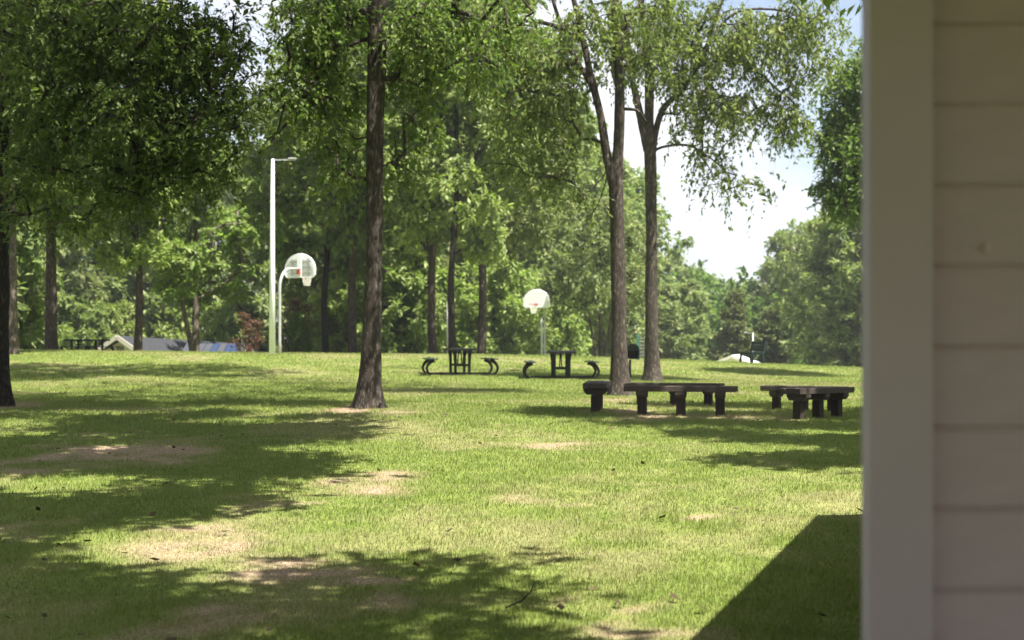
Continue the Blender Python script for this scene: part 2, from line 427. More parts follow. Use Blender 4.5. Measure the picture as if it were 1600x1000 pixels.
# unseen roof: low hip, left eave slanted to cast the lawn shadow, porch part reaching over the camera
RZ = 2.56
e = [(-2.6, -2.0), (9.4, -2.0), (9.4, 10.85), (3.50, 10.85), (.70, 2.95), (-2.6, 2.6)]  # porch corners pushed out to the left, unseen, to shade the siding wall
def roof_slab(z, dz, shrink):
    cx, cy = 5.2, 4.8
    q = [(cx+(x-cx)*shrink, cy+(y-cy)*shrink) for x, y in e]
    return [(x, y, z+dz) for x, y in q]
mb = MB(); mb.add(roof_slab(RZ, 0, 1)+roof_slab(RZ, .16, 1), [(5, 4, 3, 2, 1, 0)]+[(i, (i+1) % 6, (i+1) % 6+6, i+6) for i in range(6)]); bchild(mb, 'soffit', 'soffit')
mb = MB(); mb.add(roof_slab(RZ, .162, 1.0)+roof_slab(RZ, .95, .25), [(5, 4, 3, 2, 1, 0), (6, 7, 8, 9, 10, 11)]+[(i, (i+1) % 6, (i+1) % 6+6, i+6) for i in range(6)]); bchild(mb, 'roof', 'roofing')
for px_, py_ in ((-2.35, 2.3), (-2.35, -1.8), (3.4, -1.8), (9.1, -1.8)):
    mb = MB(); mb.box((px_, py_, (RZ-.2)/2), (.14, .14, RZ+.2-.004), None, .006); bchild(mb, 'porch_post', 'trim')
mb = MB(); mb.box((3.4, .25, -.02), (11.8, 4.4, .16)); bchild(mb, 'porch_slab', 'concrete')

# ------------------------------------------------------------------ tree machinery
def smooth_path(pts, rad, step=.25):
    """Catmull-Rom through pts, resampled; returns (N,3), (N,)"""
    p = np.array([tuple(q) for q in pts], float); r = np.array(rad, float)
    q = np.vstack([2*p[0]-p[1], p, 2*p[-1]-p[-2]])
    op, orr = [], []
    for i in range(len(p)-1):
        n = max(2, int(np.linalg.norm(p[i+1]-p[i])/step)); t = np.linspace(0, 1, n, endpoint=False)[:, None]
        a, b, c, d = q[i], q[i+1], q[i+2], q[i+3]
        op.append(.5*((2*b)+(-a+c)*t+(2*a-5*b+4*c-d)*t**2+(-a+3*b-3*c+d)*t**3)); orr.append(r[i]+(r[i+1]-r[i])*t[:, 0])
    op.append(p[-1:]); orr.append(r[-1:])
    return np.vstack(op), np.concatenate(orr)

def trunk_arrays(path, rad, n=16, seed=0, flare=0.0, lump=.06):
    """one continuous bark tube with uneven outline and root flare"""
    rng = np.random.default_rng(seed)
    t = np.gradient(path, axis=0); t /= np.linalg.norm(t, axis=1)[:, None]
    u = np.cross(t, [0.3, 1, 0.05]); u /= np.linalg.norm(u, axis=1)[:, None]; w = np.cross(t, u)
    a = np.linspace(0, 2*np.pi, n, endpoint=False)
    ph = rng.uniform(0, 6.28, 6)
    h = np.concatenate([[0], np.cumsum(np.linalg.norm(np.diff(path, axis=0), axis=1))])
    m = 1 + lump*(np.sin(a[None]*3+ph[0]+h[:, None]*.7)*.5+np.sin(a[None]*5+ph[1]-h[:, None]*1.1)*.3+np.sin(a[None]*2+ph[2]+h[:, None]*2.3)*.4)
    m += lump*.6*np.sin(h[:, None]*3.1+ph[3])*np.sin(a[None]+ph[5])
    m += rng.normal(size=m.shape)*lump*.28 + lump*1.2*(vnoise(h[:, None]*np.ones_like(a)[None], np.ones_like(h)[:, None]*a[None]*.6, .55, seed % 97)-.5)
    if flare > 0:
        fl = flare*np.exp(-h/.34)[:, None]*(1+.45*np.sin(a[None]*5+ph[4])+.25*np.sin(a[None]*3+ph[5]))
        m = m+fl
    rr = rad[:, None]*m
    v = path[:, None, :]+(u[:, None]*np.cos(a)[None, :, None]+w[:, None]*np.sin(a)[None, :, None])*rr[..., None]
    N = len(path); i = np.arange(N-1)[:, None]*n; k = np.arange(n)[None]; k2 = (k+1) % n
    f = np.stack([i+k, i+k2, i+n+k2, i+n+k], -1).reshape(-1, 4)
    return v.reshape(-1, 3), f

def edge_tubes(A, B, ra, rb, n=5):
    d = B-A; ln = np.linalg.norm(d, axis=1, keepdims=True); d = d/np.maximum(ln, 1e-6)
    ref = np.where(np.abs(d[:, 2:3]) > .9, np.array([[1., 0, 0]]), np.array([[0, 0, 1.]]))
    u = np.cross(d, ref); u /= np.linalg.norm(u, axis=1, keepdims=True); w = np.cross(d, u)
    a = np.linspace(0, 2*np.pi, n, endpoint=False)
    ring = u[:, None]*np.cos(a)[None, :, None]+w[:, None]*np.sin(a)[None, :, None]
    v = np.concatenate([A[:, None]+ring*ra[:, None, None], (B+d*rb[:, None]*.4)[:, None]+ring*rb[:, None, None]], 1).reshape(-1, 3)
    base = (np.arange(len(A))*2*n)[:, None]; k = np.arange(n)[None]; k2 = (k+1) % n
    return v, np.stack([base+k, base+k2, base+n+k2, base+n+k], -1).reshape(-1, 4)

def blob_points(rng, blobs, scale_n=1.0):
    out_ = []
    for cx, cy, cz, rx, ry, rz, n in blobs:
        n = max(1, int(n*scale_n)); d = rng.normal(size=(n, 3)); d /= np.linalg.norm(d, axis=1)[:, None]
        r = rng.uniform(.12, 1, n)**(1/2.2)
        out_.append(np.array([cx, cy, cz])+d*r[:, None]*np.array([rx, ry, rz]))
    return np.vstack(out_)

def skeleton(rng, nodes, targets, step=.5, lift=.10, up=.5, wob=.07):
    """greedy: every target is joined to the nearest branch by a bent chain"""
    nb = len(nodes); cap = nb+int(len(targets)*(40/step*.5+6)); pts = np.zeros((cap, 3)); par = np.full(cap, -1); pts[:nb] = nodes; n = nb
    d0 = np.sqrt(((targets[:, None]-nodes[None, ::2])**2).sum(-1)).min(1)
    tips = []
    for t in targets[np.argsort(d0)]:
        q = pts[:n]; d = np.sqrt(((q-t)**2).sum(1)); c = d+up*np.maximum(0, q[:, 2]-t[2]+.25*d)
        c[:nb] += .25
        j = int(np.argmin(c)); k = max(2, int(np.ceil(d[j]/step)))
        if n+k >= cap: break
        s = np.linspace(0, 1, k+1)[1:, None]
        ch = q[j]+(t-q[j])*s+np.array([0, 0, 1.])*lift*d[j]*4*s*(1-s)+rng.normal(size=(k, 3))*wob*d[j]*(1-s)*s*2
        pts[n:n+k] = ch; par[n] = j; par[n+1:n+k] = np.arange(n, n+k-1); n += k; tips.append(n-1)
    return pts[:n], par[:n], np.array(tips), nb

def leaf_arrays(rng, tips, tw, nl, spread, leaf, droop=.35, flat=.55, aspect=.5):
    """sprays of leaves round every branch tip"""
    T = len(tips); C = np.repeat(tips, tw, 0); n = len(C)
    d = rng.normal(size=(n, 3)); d[:, 2] = d[:, 2]*flat-droop*.6; d /= np.linalg.norm(d, axis=1)[:, None]
    ln = rng.uniform(.45, 1.25, n)*spread
    C = C+rng.normal(size=(n, 3))*spread*.22
    C2 = np.repeat(C, nl, 0); D2 = np.repeat(d, nl, 0); l2 = np.repeat(ln, nl)
    m = len(C2); t = rng.uniform(.1, 1, m)
    pos = C2+D2*(l2*t)[:, None]; pos[:, 2] -= droop*l2*t**2
    pos += rng.normal(size=(m, 3))*leaf*.22
    ax = D2*.7+rng.normal(size=(m, 3))*.6; ax[:, 2] -= droop*.8; ax /= np.linalg.norm(ax, axis=1)[:, None]
    up = rng.normal(size=(m, 3))*.55; up[:, 2] += 1; sd_ = np.cross(ax, up); sd_ /= np.maximum(np.linalg.norm(sd_, axis=1), 1e-5)[:, None]
    nr = np.cross(sd_, ax)
    L_ = (leaf*np.clip(np.exp(rng.normal(size=m)*.33), .4, 2.0))[:, None]
    p0 = pos; p2 = pos+ax*L_-nr*L_*.12; mid = pos+ax*L_*.45
    p1 = mid+sd_*L_*aspect*.5+nr*L_*.06; p3 = mid-sd_*L_*aspect*.5+nr*L_*.06
    v = np.stack([p0, p1, p2, p3], 1).reshape(-1, 3); f = np.arange(4*m).reshape(-1, 4)
    # thin twigs carrying the sprays
    e2 = C+d*ln[:, None]; e2[:, 2] -= droop*ln
    return v, f, C, e2

def join(parts):
    vs, fs, o = [], [], 0
    for v, f in parts:
        vs.append(v); fs.append(f+o); o += len(v)
    return np.vstack(vs), np.vstack(fs)

def make_tree(name, origin, trunk, limbs, blobs, leaf, tw, nl, spread, lmat, bmat, seed, flare=.5, droop=.35, flat=.55,
              aspect=.5, step=.5, lift=.1, up=.5, sides=16, from_h=2.5, twig_r=.006, rk=.008, tmax=None, twig=True, wob=.045):
    """trunk/limbs: lists of (Vector, radius) in world coordinates; blobs in world coordinates"""
    rng = np.random.default_rng(seed); org = np.array(origin, float)
    root = empty(name, origin)
    pth, rad = smooth_path([p for p, r in trunk], [r for p, r in trunk], .12)
    v, f = trunk_arrays(pth-org, rad, sides, seed, flare)
    link('trunk', np_mesh('trunk', v, f, M[bmat], True), root)
    nodes = [pth[pth[:, 2] > org[2]+from_h]]; lp = []
    for lb in limbs:
        q, r = smooth_path([p for p, _ in lb], [r_ for _, r_ in lb], .12); nodes.append(q)
        bv, bf = trunk_arrays(q-org, r, 10, seed+len(nodes), 0, .08); link('bough', np_mesh('bough', bv, bf, M[bmat], True), root)
    nodes = np.vstack(nodes)
    tg = blob_points(rng, blobs)
    pts, par, tips, nb = skeleton(rng, nodes, tg, step, lift, up, wob)
    cnt = np.zeros(len(pts)); cnt[tips] = 1
    for i in range(len(pts)-1, nb-1, -1): cnt[par[i]] += cnt[i]
    idx = np.arange(nb, len(pts)); rr = twig_r+rk*np.sqrt(cnt); rr = np.minimum(rr, tmax or .055)
    pr = par[idx]; ra = np.where(pr < nb, rr[idx]*1.15, rr[pr])
    parts = []; parts.append(edge_tubes(pts[pr]-org, pts[idx]-org, np.minimum(ra, rr[idx]*1.3), rr[idx]))
    lv, lf, c0, c1 = leaf_arrays(rng, pts[tips], tw, nl, spread, leaf, droop, flat, aspect)
    if twig: parts.append(edge_tubes(c0-org, c1-org, np.full(len(c0), twig_r*.6), np.full(len(c0), twig_r*.25), 3))
    v, f = join(parts)
    link('branches', np_mesh('branches', v, f, M[bmat], True), root)['kind'] = 'stuff'
    link('crown', np_mesh('crown', lv-org, lf, M[lmat]), root)['kind'] = 'stuff'
    return root

def W_(lst, Y):  # pixel polyline -> [(point, radius)]; entries (px, py, width_px[, dY])
    return [(P(a[0], a[1], Y+(a[3] if len(a) > 3 else 0)), a[2]/2/F*Y) for a in lst]
def Bp(lst, Y):  # pixel blobs (px, py, rx, ry, depth_offset, depth_radius, n)
    o = []
    for px, py, rx, ry, dy, ryd, n in lst:
        p = P(px, py, Y+dy); k = (Y+dy)/F; o.append((p.x, p.y, p.z, rx*k, ryd, ry*k, n))
    return o
def ext(tr, dx, dy, h, r):  # carry a trunk on above the frame
    p, r0 = tr[-1]; return tr+[(p+Vector((dx*.5, dy*.5, h*.5)), (r0+r)/2), (p+Vector((dx, dy, h)), r)]

# ---- centre tree
Y = 24.6; o = P(578, 638, Y)
tr = W_([(577, 650, 40), (578, 612, 35), (580, 560, 31), (583, 470, 27), (584, 400, 26), (585, 300, 26), (586, 200, 27), (588, 110, 30), (590, 30, 30), (592, -60, 27)], Y)
tr = ext(tr, .2, .1, 7, .05)
lb = [W_([(585, 20, 12), (572, 18, 11), (555, 25, 10), (535, 55, 8), (510, 95, 7), (480, 130, 5), (450, 160, 4), (420, 185, 3)], Y),
      W_([(584, 60, 9), (570, 62, 7), (545, 72, 6), (500, 110, 5), (450, 190, 4), (405, 240, 3, -.5)], Y),
      W_([(594, 10, 10), (630, -30, 8), (680, -40, 6), (740, -30, 4, -1)], Y),
      W_([(590, -30, 12), (560, -90, 10), (480, -150, 7, -.8), (420, -170, 4, -1.5)], Y),
      W_([(594, 262, 4), (612, 252, 3), (619, 235, 2.5), (616, 212, 2)], Y)]
bl = Bp([(490, 60, 52, 66, 0, 1.6, 42), (520, 150, 55, 70, .6, 1.2, 44), (455, 150, 34, 50, -.8, 1.0, 12), (440, 10, 26, 26, -.5, 1.0, 7), (520, 20, 55, 45, 0, 1.6, 40),
         (650, 70, 45, 85, 0, 1.4, 46), (690, 30, 70, 50, -1, 1.6, 40), (660, 170, 30, 55, .5, 1.0, 18), (750, 80, 45, 60, -1, 1.3, 20), (800, 30, 60, 40, -1, 1.5, 22),
         (540, 250, 40, 55, .5, .9, 18), (625, 265, 22, 40, .3, .6, 8), (430, 225, 20, 30, -1, .6, 4)], Y)
bl = [b[:6]+(b[6]*.68,) for b in bl]
p = P(600, -330, Y)
bl += [(p.x-1, p.y, p.z, 4.6, 4.6, 2.6, 190), (p.x+1, p.y-1, p.z+3, 3.6, 3.6, 2.6, 90), (p.x-2.4, p.y-2.5, p.z-.5, 3.0, 2.6, 2.0, 90)]
bl += [(-4.2, 31, 12.2, 2.4, 2.2, .9, 34), (-1.6, 33.5, 13.0, 2.6, 2.2, .9, 34), (1.0, 31, 12.4, 2.2, 2.0, .9, 24)]  # extra crown clusters above the frame, added to shade the lawn below the crest
t = make_tree('shade_tree', o, tr, lb, bl, .084, 7, 13, .50, 'leaf_mid', 'bark', 11, flare=.75, droop=.6)
tag(t, 'tall straight dark trunked tree standing alone in the middle of the lawn', 'tree')

# ---- left edge tree
Y = 25.2; o = P(-6, 634, Y)
tr = W_([(-6, 645, 44), (-6, 600, 40), (-5, 500, 37), (-4, 350, 35), (-3, 200, 33), (0, 60, 31), (2, -60, 28)], Y); tr = ext(tr, .3, 0, 7, .05)
lb = [W_([(2, 50, 14), (50, 42, 12), (110, 30, 9, -.5), (190, 45, 7, -1), (270, 70, 5, -1.5), (330, 100, 4, -2)], Y),
      W_([(0, 190, 11), (40, 195, 9, -.3), (85, 200, 8, -.8), (140, 225, 6, -1.2), (200, 250, 5, -1.6), (250, 290, 3, -2)], Y),
      W_([(2, 0, 16), (70, -60, 12, 1), (160, -110, 9, 1.5), (280, -130, 6, 1)], Y),
      W_([(0, 130, 9), (35, 90, 7, .8), (90, 120, 6, 1.6), (150, 150, 4, 2)], Y)]
bl = Bp([(70, 60, 90, 70, -1, 2.2, 150), (190, 60, 90, 75, -1, 2.2, 190), (290, 70, 70, 75, -1.5, 1.8, 140), (340, 120, 40, 60, -1.8, 1.2, 48), (120, 170, 90, 60, -1, 2, 150),
         (230, 190, 90, 60, -1.5, 2, 150), (310, 200, 50, 55, -1.6, 1.4, 56), (60, 260, 60, 45, -.6, 1.5, 56), (170, 280, 60, 40, -1.2, 1.5, 50), (270, 270, 50, 35, -1.8, 1.2, 34),
         (55, 335, 36, 30, -.4, 1, 15), (130, 335, 30, 20, -.8, .8, 6), (210, 315, 34, 20, -1.4, .8, 7), (30, 150, 40, 60, 0, 1.5, 50), (380, 110, 26, 60, -2, .9, 22), (372, 215, 26, 40, -2, .8, 14), (340, 275, 30, 26, -2, .8, 10), (350, 30, 30, 40, -1.5, 1, 18)], Y)
bl = [b[:6]+(b[6]*.46,) for b in bl]
p = P(60, -320, Y)
bl += [(p.x, p.y, p.z, 4.8, 4.6, 2.8, 260), (p.x+2.5, p.y-2.2, p.z-.6, 3.2, 3.0, 2.0, 130), (p.x-2, p.y+1, p.z+2, 3.6, 3.6, 2.6, 90)]
t = make_tree('shade_tree', o, tr, lb, bl, .080, 8, 13, .54, 'leaf_dark', 'bark_dark', 23, flare=.5, droop=.45)
tag(t, 'big dark leafy tree whose trunk is cut by the left edge', 'tree')

# ---- forked tree behind the benches
Y = 29.6; o = P(968, 617, Y)
tr = W_([(969, 628, 33), (968, 596, 28), (967, 500, 24), (966, 400, 22), (964, 330, 23), (963, 295, 24), (966, 240, 17), (968, 170, 16), (967, 110, 15), (962, 60, 14), (958, -10, 13)], Y)
tr = ext(tr, -.2, .2, 6, .03)
lb = [W_([(962, 300, 19), (955, 270, 16), (947, 235, 14), (939, 185, 13), (928, 140, 12), (918, 95, 10), (908, 50, 9), (895, -5, 8), (880, -60, 6)], Y),
      W_([(932, 150, 10), (918, 122, 9), (900, 95, 8), (885, 60, 7), (870, 20, 6), (855, -30, 5)], Y),
      W_([(905, 60, 8), (890, 50, 8), (865, 40, 7), (835, 33, 6), (790, 32, 5), (745, 25, 4), (705, 20, 3, -.5)], Y),
      W_([(966, 110, 9), (955, 70, 7), (935, 30, 5), (915, -20, 4)], Y),
      W_([(951, 262, 2.8), (938, 282, 2.4), (918, 300, 2), (900, 328, 1.6)], Y),
      W_([(950, 268, 2.8), (946, 285, 2.4), (935, 318, 2), (920, 342, 1.8), (908, 362, 1.4)], Y),
      W_([(968, 170, 6), (995, 172, 5), (1004, 182, 4), (1010, 190, 3)], Y),
      W_([(964, 90, 8), (990, 20, 6), (1040, -40, 4)], Y)]
bl = Bp([(830, 90, 60, 40, .3, 1.4, 44), (770, 60, 55, 45, 0, 1.3, 44), (860, 140, 50, 40, .5, 1.3, 28), (720, 40, 40, 40, -.5, 1, 22), (930, 40, 60, 50, 0, 1.5, 40), (880, 200, 40, 40, .6, 1, 20),
         (800, 170, 55, 55, .6, 1.2, 34), (850, 260, 45, 50, .8, 1.0, 26), (908, 310, 22, 30, .4, .7, 8), (905, 110, 30, 30, .5, .9, 12), (985, 60, 28, 60, .2, .8, 26), (1030, 30, 40, 50, 0, 1, 24), (775, 250, 30, 45, .8, .8, 9)], Y)
p = P(920, -230, Y)
bl = [b[:6]+(b[6]*.72,) for b in bl]
bl += [(p.x-1.5, p.y+1, p.z, 4.0, 3.8, 2.0, 75), (p.x-3, p.y-1, p.z, 2.6, 2.6, 1.5, 40)]
t = make_tree('forked_tree', o, tr, lb, bl, .092, 6, 12, .56, 'leaf_airy', 'bark', 37, flare=.5, droop=.7, rk=.006, wob=.035, tmax=.032)
tag(t, 'tree with trunk split into two stems high up, between end bench and long bench', 'tree')

# ---- second forked tree, behind and to its right
Y = 38; o = P(1019, 596, Y)
tr = W_([(1020, 604, 27), (1019, 575, 23), (1018, 500, 20), (1018, 400, 18), (1017, 300, 18), (1015, 235, 19), (1014, 190, 15), (1014, 120, 14), (1009, 60, 12), (1002, 0, 10)], Y)
tr = ext(tr, -.1, 0, 6, .03)
lb = [W_([(1013, 235, 17), (1006, 205, 14), (998, 170, 12), (990, 135, 11), (981, 85, 9), (972, 30, 8), (962, -40, 6)], Y),
      W_([(1019, 238, 13), (1024, 208, 11), (1032, 180, 10), (1045, 160, 9), (1064, 142, 8), (1085, 110, 7), (1108, 62, 6), (1125, 10, 5), (1150, -40, 4)], Y),
      W_([(1022, 236, 5), (1034, 230, 4.5), (1060, 226, 4), (1082, 229, 3.5), (1100, 240, 2.5), (1125, 258, 2)], Y),
      W_([(1090, 105, 5), (1130, 95, 4), (1180, 110, 3.5), (1215, 140, 3), (1240, 160, 2.5)], Y),
      W_([(1108, 60, 5), (1150, 20, 4), (1210, 15, 3.5), (1270, 30, 3)], Y),
      W_([(1085, 230, 3), (1095, 245, 2.4), (1108, 262, 2)], Y)]
bl = Bp([(1060, 90, 50, 55, 0, 1.5, 56), (1110, 60, 60, 55, 0, 1.6, 70), (1180, 50, 60, 45, 0, 1.6, 60), (1250, 30, 55, 45, 0, 1.4, 40), (1100, 150, 45, 40, .2, 1.2, 34), (1150, 170, 42, 36, 0, 1.2, 32),
         (1220, 170, 42, 30, 0, 1.1, 32), (1200, 110, 45, 30, 0, 1.2, 20), (1285, 60, 40, 50, -.5, 1.1, 22), (1080, 195, 30, 22, 0, .8, 13), (1120, 252, 36, 20, 0, .7, 14), (1135, 280, 30, 22, 0, .6, 9),
         (1050, 30, 45, 40, .3, 1.3, 40), (1000, 60, 35, 50, .5, 1, 26), (1180, 290, 20, 6, 0, .4, 3), (1240, 200, 30, 24, 0, .8, 10), (1255, 110, 26, 30, 0, .8, 8)], Y)
p = P(1070, -160, Y)
bl = [b[:6]+(b[6]*.70,) for b in bl]
bl += [(p.x-1, p.y+1, p.z, 3.8, 3.4, 2.0, 60), (p.x+2.5, p.y, p.z, 3.0, 2.8, 1.6, 30)]
t = make_tree('forked_tree', o, tr, lb, bl, .105, 6, 12, .60, 'leaf_airy', 'bark', 41, flare=.5, droop=.75, rk=.006, wob=.035, tmax=.032)
tag(t, 'mossy trunked tree dividing into three boughs in front of the pale sky', 'tree')

# ---- dark tree at the right edge, trunk hidden by the building
Y = 44; gx = 13.2
o = Vector((gx, Y, g(gx, Y)))
tr = [(o+Vector((0, 0, -.15)), .3), (o+Vector((.1, 0, 3)), .24), (o+Vector((0, 0, 8)), .18), (o+Vector((0, 0, 13)), .05)]
bl = Bp([(1330, 130, 40, 40, 0, 1.5, 40), (1335, 230, 55, 60, 0, 1.8, 110), (1330, 300, 45, 40, 0, 1.5, 60), (1400, 200, 80, 90, 0, 2.4, 130), (1320, 180, 40, 26, 0, 1, 20), (1430, 60, 90, 80, 0, 2.4, 110)], Y)
t = make_tree('shade_tree', o, tr, [], bl, .14, 8, 8, .55, 'leaf_dark', 'bark_dark', 53, droop=.4)
tag(t, 'dark foliage overhanging beside the right hand building against the sky', 'tree')

# ---- trees beside the viewer that only throw their shade on the lawn
def caster(pos, cc, rad, h, n, seed, label, leaf=.17):
    o = Vector((pos[0], pos[1], g(*pos))); top = Vector((cc[0], cc[1], o.z+h))
    mid = o.lerp(top, .5); mid.x = pos[0]*.8+cc[0]*.2; mid.y = pos[1]*.8+cc[1]*.2
    tr = [(o+Vector((0, 0, -.15)), .28), (o+Vector((0, 0, 1.5)), .22), (mid, .18), (top+Vector((0, 0, 1.5)), .05)]
    rng = np.random.default_rng(seed); bl = []
    for k in range(int(n*1.7)):
        a = rng.uniform(0, 6.28); q = rad*math.sqrt(rng.uniform(.02, .88))
        bl.append((cc[0]+q*math.cos(a), cc[1]+q*math.sin(a)*.9, o.z+h+rng.uniform(-.9, 1.6), rad*.21, rad*.21, .6, 26))
    t = make_tree('shade_tree', o, tr, [], bl, leaf*1.15, 6, 6, .55, 'leaf_mid', 'bark', seed, droop=.3, from_h=2.2, twig=False)
    return tag(t, label, 'tree')
caster((-4.6, 2.6), (-.1, 3.35), 4.8, 7.6, 28, 61, 'near tree left of the viewer shading the bottom left grass')
caster((-6.4, 10.4), (-1.7, 11.3), 3.4, 7.4, 15, 62, 'near tree out on the left shading the patchy grass')
caster((-9.4, 16.0), (-2.2, 16.6), 4.4, 8.6, 16, 65, 'tree out on the left shading the grass before the lone trunk')
caster((10.4, 13.4), (8.6, 14.4), 3.4, 7.4, 9, 63, 'tree behind the building shading the grass by its wall')
caster((12.4, 21.0), (7.4, 20.6), 3.9, 8.2, 13, 64, 'tree behind the building shading the timber benches')
Y = 37; o = Vector((P(-22, 590, Y).x, Y, g(P(-22, 590, Y).x, Y)))
tr = [(o+Vector((0, 0, -.2)), .3), (o+Vector((.1, 0, 3)), .24), (o+Vector((.4, 0, 8)), .17), (o+Vector((.8, 0, 14)), .05)]
bl = [(o.x+a, Y+b, o.z+c, 2.4, 2.4, 1.3, 60) for a, b, c in ((1, -3, 8), (2.6, -1, 9), (1, 2, 9), (-2, 1, 10), (-1, 0, 10), (2, -3, 11), (2, 2, 12), (1, 0, 13), (5, -2.5, 12.2), (4.6, 2, 13), (8, .5, 13.2), (6.5, -1, 13), (10.5, -.5, 13.4), (9, 2.5, 14))]  # outer high clusters added out of view to deepen shade on the left lawn
t = make_tree('shade_tree', o, tr, [], bl, .15, 8, 8, .6, 'leaf_dark', 'bark_dark', 66, droop=.35)
tag(t, 'tall tree hidden behind the dark trunk at the left edge', 'tree')

# ------------------------------------------------------------------ background trees
def kind_tree(name, H, r0, crown0, rad, nblob, ncl, leaf, tw, nl, spread, lmat, bmat, seed, shape='round', fork=False, stems=1, droop=.3):
    """tree at the origin; copies share its meshes"""
    rng = np.random.default_rng(seed); bl = []
    for k in range(nblob):
        f = (k+.5)/nblob; z = crown0+(H-crown0)*f
        if shape == 'round': q = rad*(math.sin(math.pi*(.12+.80*f))**.6)
        elif shape == 'cone': q = rad*(1.02-f)**.8
        else: q = rad*(1-.45*abs(f-.45))
        a = k*2.4+rng.uniform(-.5, .5); s = .62*q*rng.uniform(.7, 1.15)
        br = q*rng.uniform(.42, .62)
        bl.append((s*math.cos(a), s*math.sin(a), z, br, br, br*.72, ncl))
    tr = [(Vector((0, 0, -.4)), r0*1.1), (Vector((rng.uniform(-.1, .1), 0, H*.2)), r0*.9), (Vector((rng.uniform(-.25, .25), 0, H*.5)), r0*.62), (Vector((0, 0, H*.93)), .04)]
    lb = []
    if fork:
        z = crown0*.82
        lb.append([(Vector((0, 0, z-.6)), r0*.75), (Vector((.35, .1, z+.7)), r0*.6), (Vector((.9, .2, z+3)), r0*.45), (Vector((1.5, .2, z+7)), .04)])
    for k in range(1, stems):
        a = k*2.1
        lb.append([(Vector((.05*math.cos(a), .05*math.sin(a), -.3)), r0*.9), (Vector((.5*math.cos(a), .5*math.sin(a), H*.22)), r0*.6), (Vector((1.1*math.cos(a), 1.1*math.sin(a), H*.6)), .03)])
    for k in range(4):
        a = rng.uniform(0, 6.28); z = crown0*rng.uniform(.8, 1.25); l = rad*rng.uniform(.35, .6)
        lb.append([(Vector((0, 0, z)), r0*.35), (Vector((l*.5*math.cos(a), l*.5*math.sin(a), z+.5)), r0*.22), (Vector((l*math.cos(a), l*math.sin(a), z+1.3)), .02)])
    return make_tree(name, (0, 0, 0), tr, lb, bl, leaf, tw, nl, spread, lmat, bmat, seed, flare=.35, droop=droop, sides=12,
                     step=.9, from_h=crown0*.6, twig=False, rk=.013, twig_r=.012, tmax=r0*.5)
KINDS = {
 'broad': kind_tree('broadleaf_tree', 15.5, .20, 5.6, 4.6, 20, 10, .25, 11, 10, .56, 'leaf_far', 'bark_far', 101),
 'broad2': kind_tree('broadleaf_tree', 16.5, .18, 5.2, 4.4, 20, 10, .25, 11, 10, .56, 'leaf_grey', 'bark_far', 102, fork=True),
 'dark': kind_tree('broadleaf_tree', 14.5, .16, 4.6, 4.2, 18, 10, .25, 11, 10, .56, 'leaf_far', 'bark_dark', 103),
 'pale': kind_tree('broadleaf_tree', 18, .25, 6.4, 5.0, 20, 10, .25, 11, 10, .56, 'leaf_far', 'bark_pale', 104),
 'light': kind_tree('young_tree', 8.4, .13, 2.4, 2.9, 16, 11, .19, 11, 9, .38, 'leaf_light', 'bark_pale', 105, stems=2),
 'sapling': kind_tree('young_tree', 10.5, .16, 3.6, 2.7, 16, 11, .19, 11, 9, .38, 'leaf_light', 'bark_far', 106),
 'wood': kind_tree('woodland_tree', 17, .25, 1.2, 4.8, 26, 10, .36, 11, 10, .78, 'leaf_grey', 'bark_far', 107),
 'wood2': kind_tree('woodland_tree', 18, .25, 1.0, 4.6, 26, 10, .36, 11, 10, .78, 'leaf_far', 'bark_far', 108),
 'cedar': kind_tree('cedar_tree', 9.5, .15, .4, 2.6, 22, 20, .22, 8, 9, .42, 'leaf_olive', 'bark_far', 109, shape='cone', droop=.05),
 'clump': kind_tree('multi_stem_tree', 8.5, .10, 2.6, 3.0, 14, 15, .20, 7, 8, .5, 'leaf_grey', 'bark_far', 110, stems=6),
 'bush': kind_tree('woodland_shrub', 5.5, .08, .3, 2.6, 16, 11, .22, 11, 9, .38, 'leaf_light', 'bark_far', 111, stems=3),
}
_used = set()
_rz = np.random.default_rng(5)
def put(kind, px, Y, label, h=1.0, w=None, group=None, py=None, dz=0, cat='tree', rz=None):
    X = (px-800)/F*Y; t0 = KINDS[kind]
    t = t0 if kind not in _used else copy_tree(t0); _used.add(kind)
    t.location = (X, Y, g(X, Y)+dz); s = w or h
    t.scale = (s, s, h); t.rotation_euler = (0, 0, _rz.uniform(0, 6.28) if rz is None else rz)
    for k in ('group',):
        if k in t: del t[k]
    return tag(t, label, cat, group)
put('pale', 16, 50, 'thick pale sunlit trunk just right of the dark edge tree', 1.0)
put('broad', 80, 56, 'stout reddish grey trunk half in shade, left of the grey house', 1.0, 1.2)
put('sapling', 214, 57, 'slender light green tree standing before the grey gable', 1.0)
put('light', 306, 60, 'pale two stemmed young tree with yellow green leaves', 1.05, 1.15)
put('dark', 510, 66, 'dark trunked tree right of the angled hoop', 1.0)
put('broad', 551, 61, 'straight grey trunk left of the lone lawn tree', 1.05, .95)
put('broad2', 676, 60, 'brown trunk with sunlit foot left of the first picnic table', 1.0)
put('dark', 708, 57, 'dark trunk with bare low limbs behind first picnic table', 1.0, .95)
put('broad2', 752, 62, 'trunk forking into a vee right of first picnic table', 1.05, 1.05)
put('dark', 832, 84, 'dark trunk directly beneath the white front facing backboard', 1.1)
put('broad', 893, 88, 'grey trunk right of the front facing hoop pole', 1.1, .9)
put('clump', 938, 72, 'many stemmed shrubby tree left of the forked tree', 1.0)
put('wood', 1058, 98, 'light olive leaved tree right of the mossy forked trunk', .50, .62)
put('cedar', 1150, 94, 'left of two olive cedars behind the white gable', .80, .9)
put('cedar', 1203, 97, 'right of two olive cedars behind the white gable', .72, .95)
put('pale', 1277, 104, 'tall tree with pale trunk beyond the crest near the building', .80, .7)
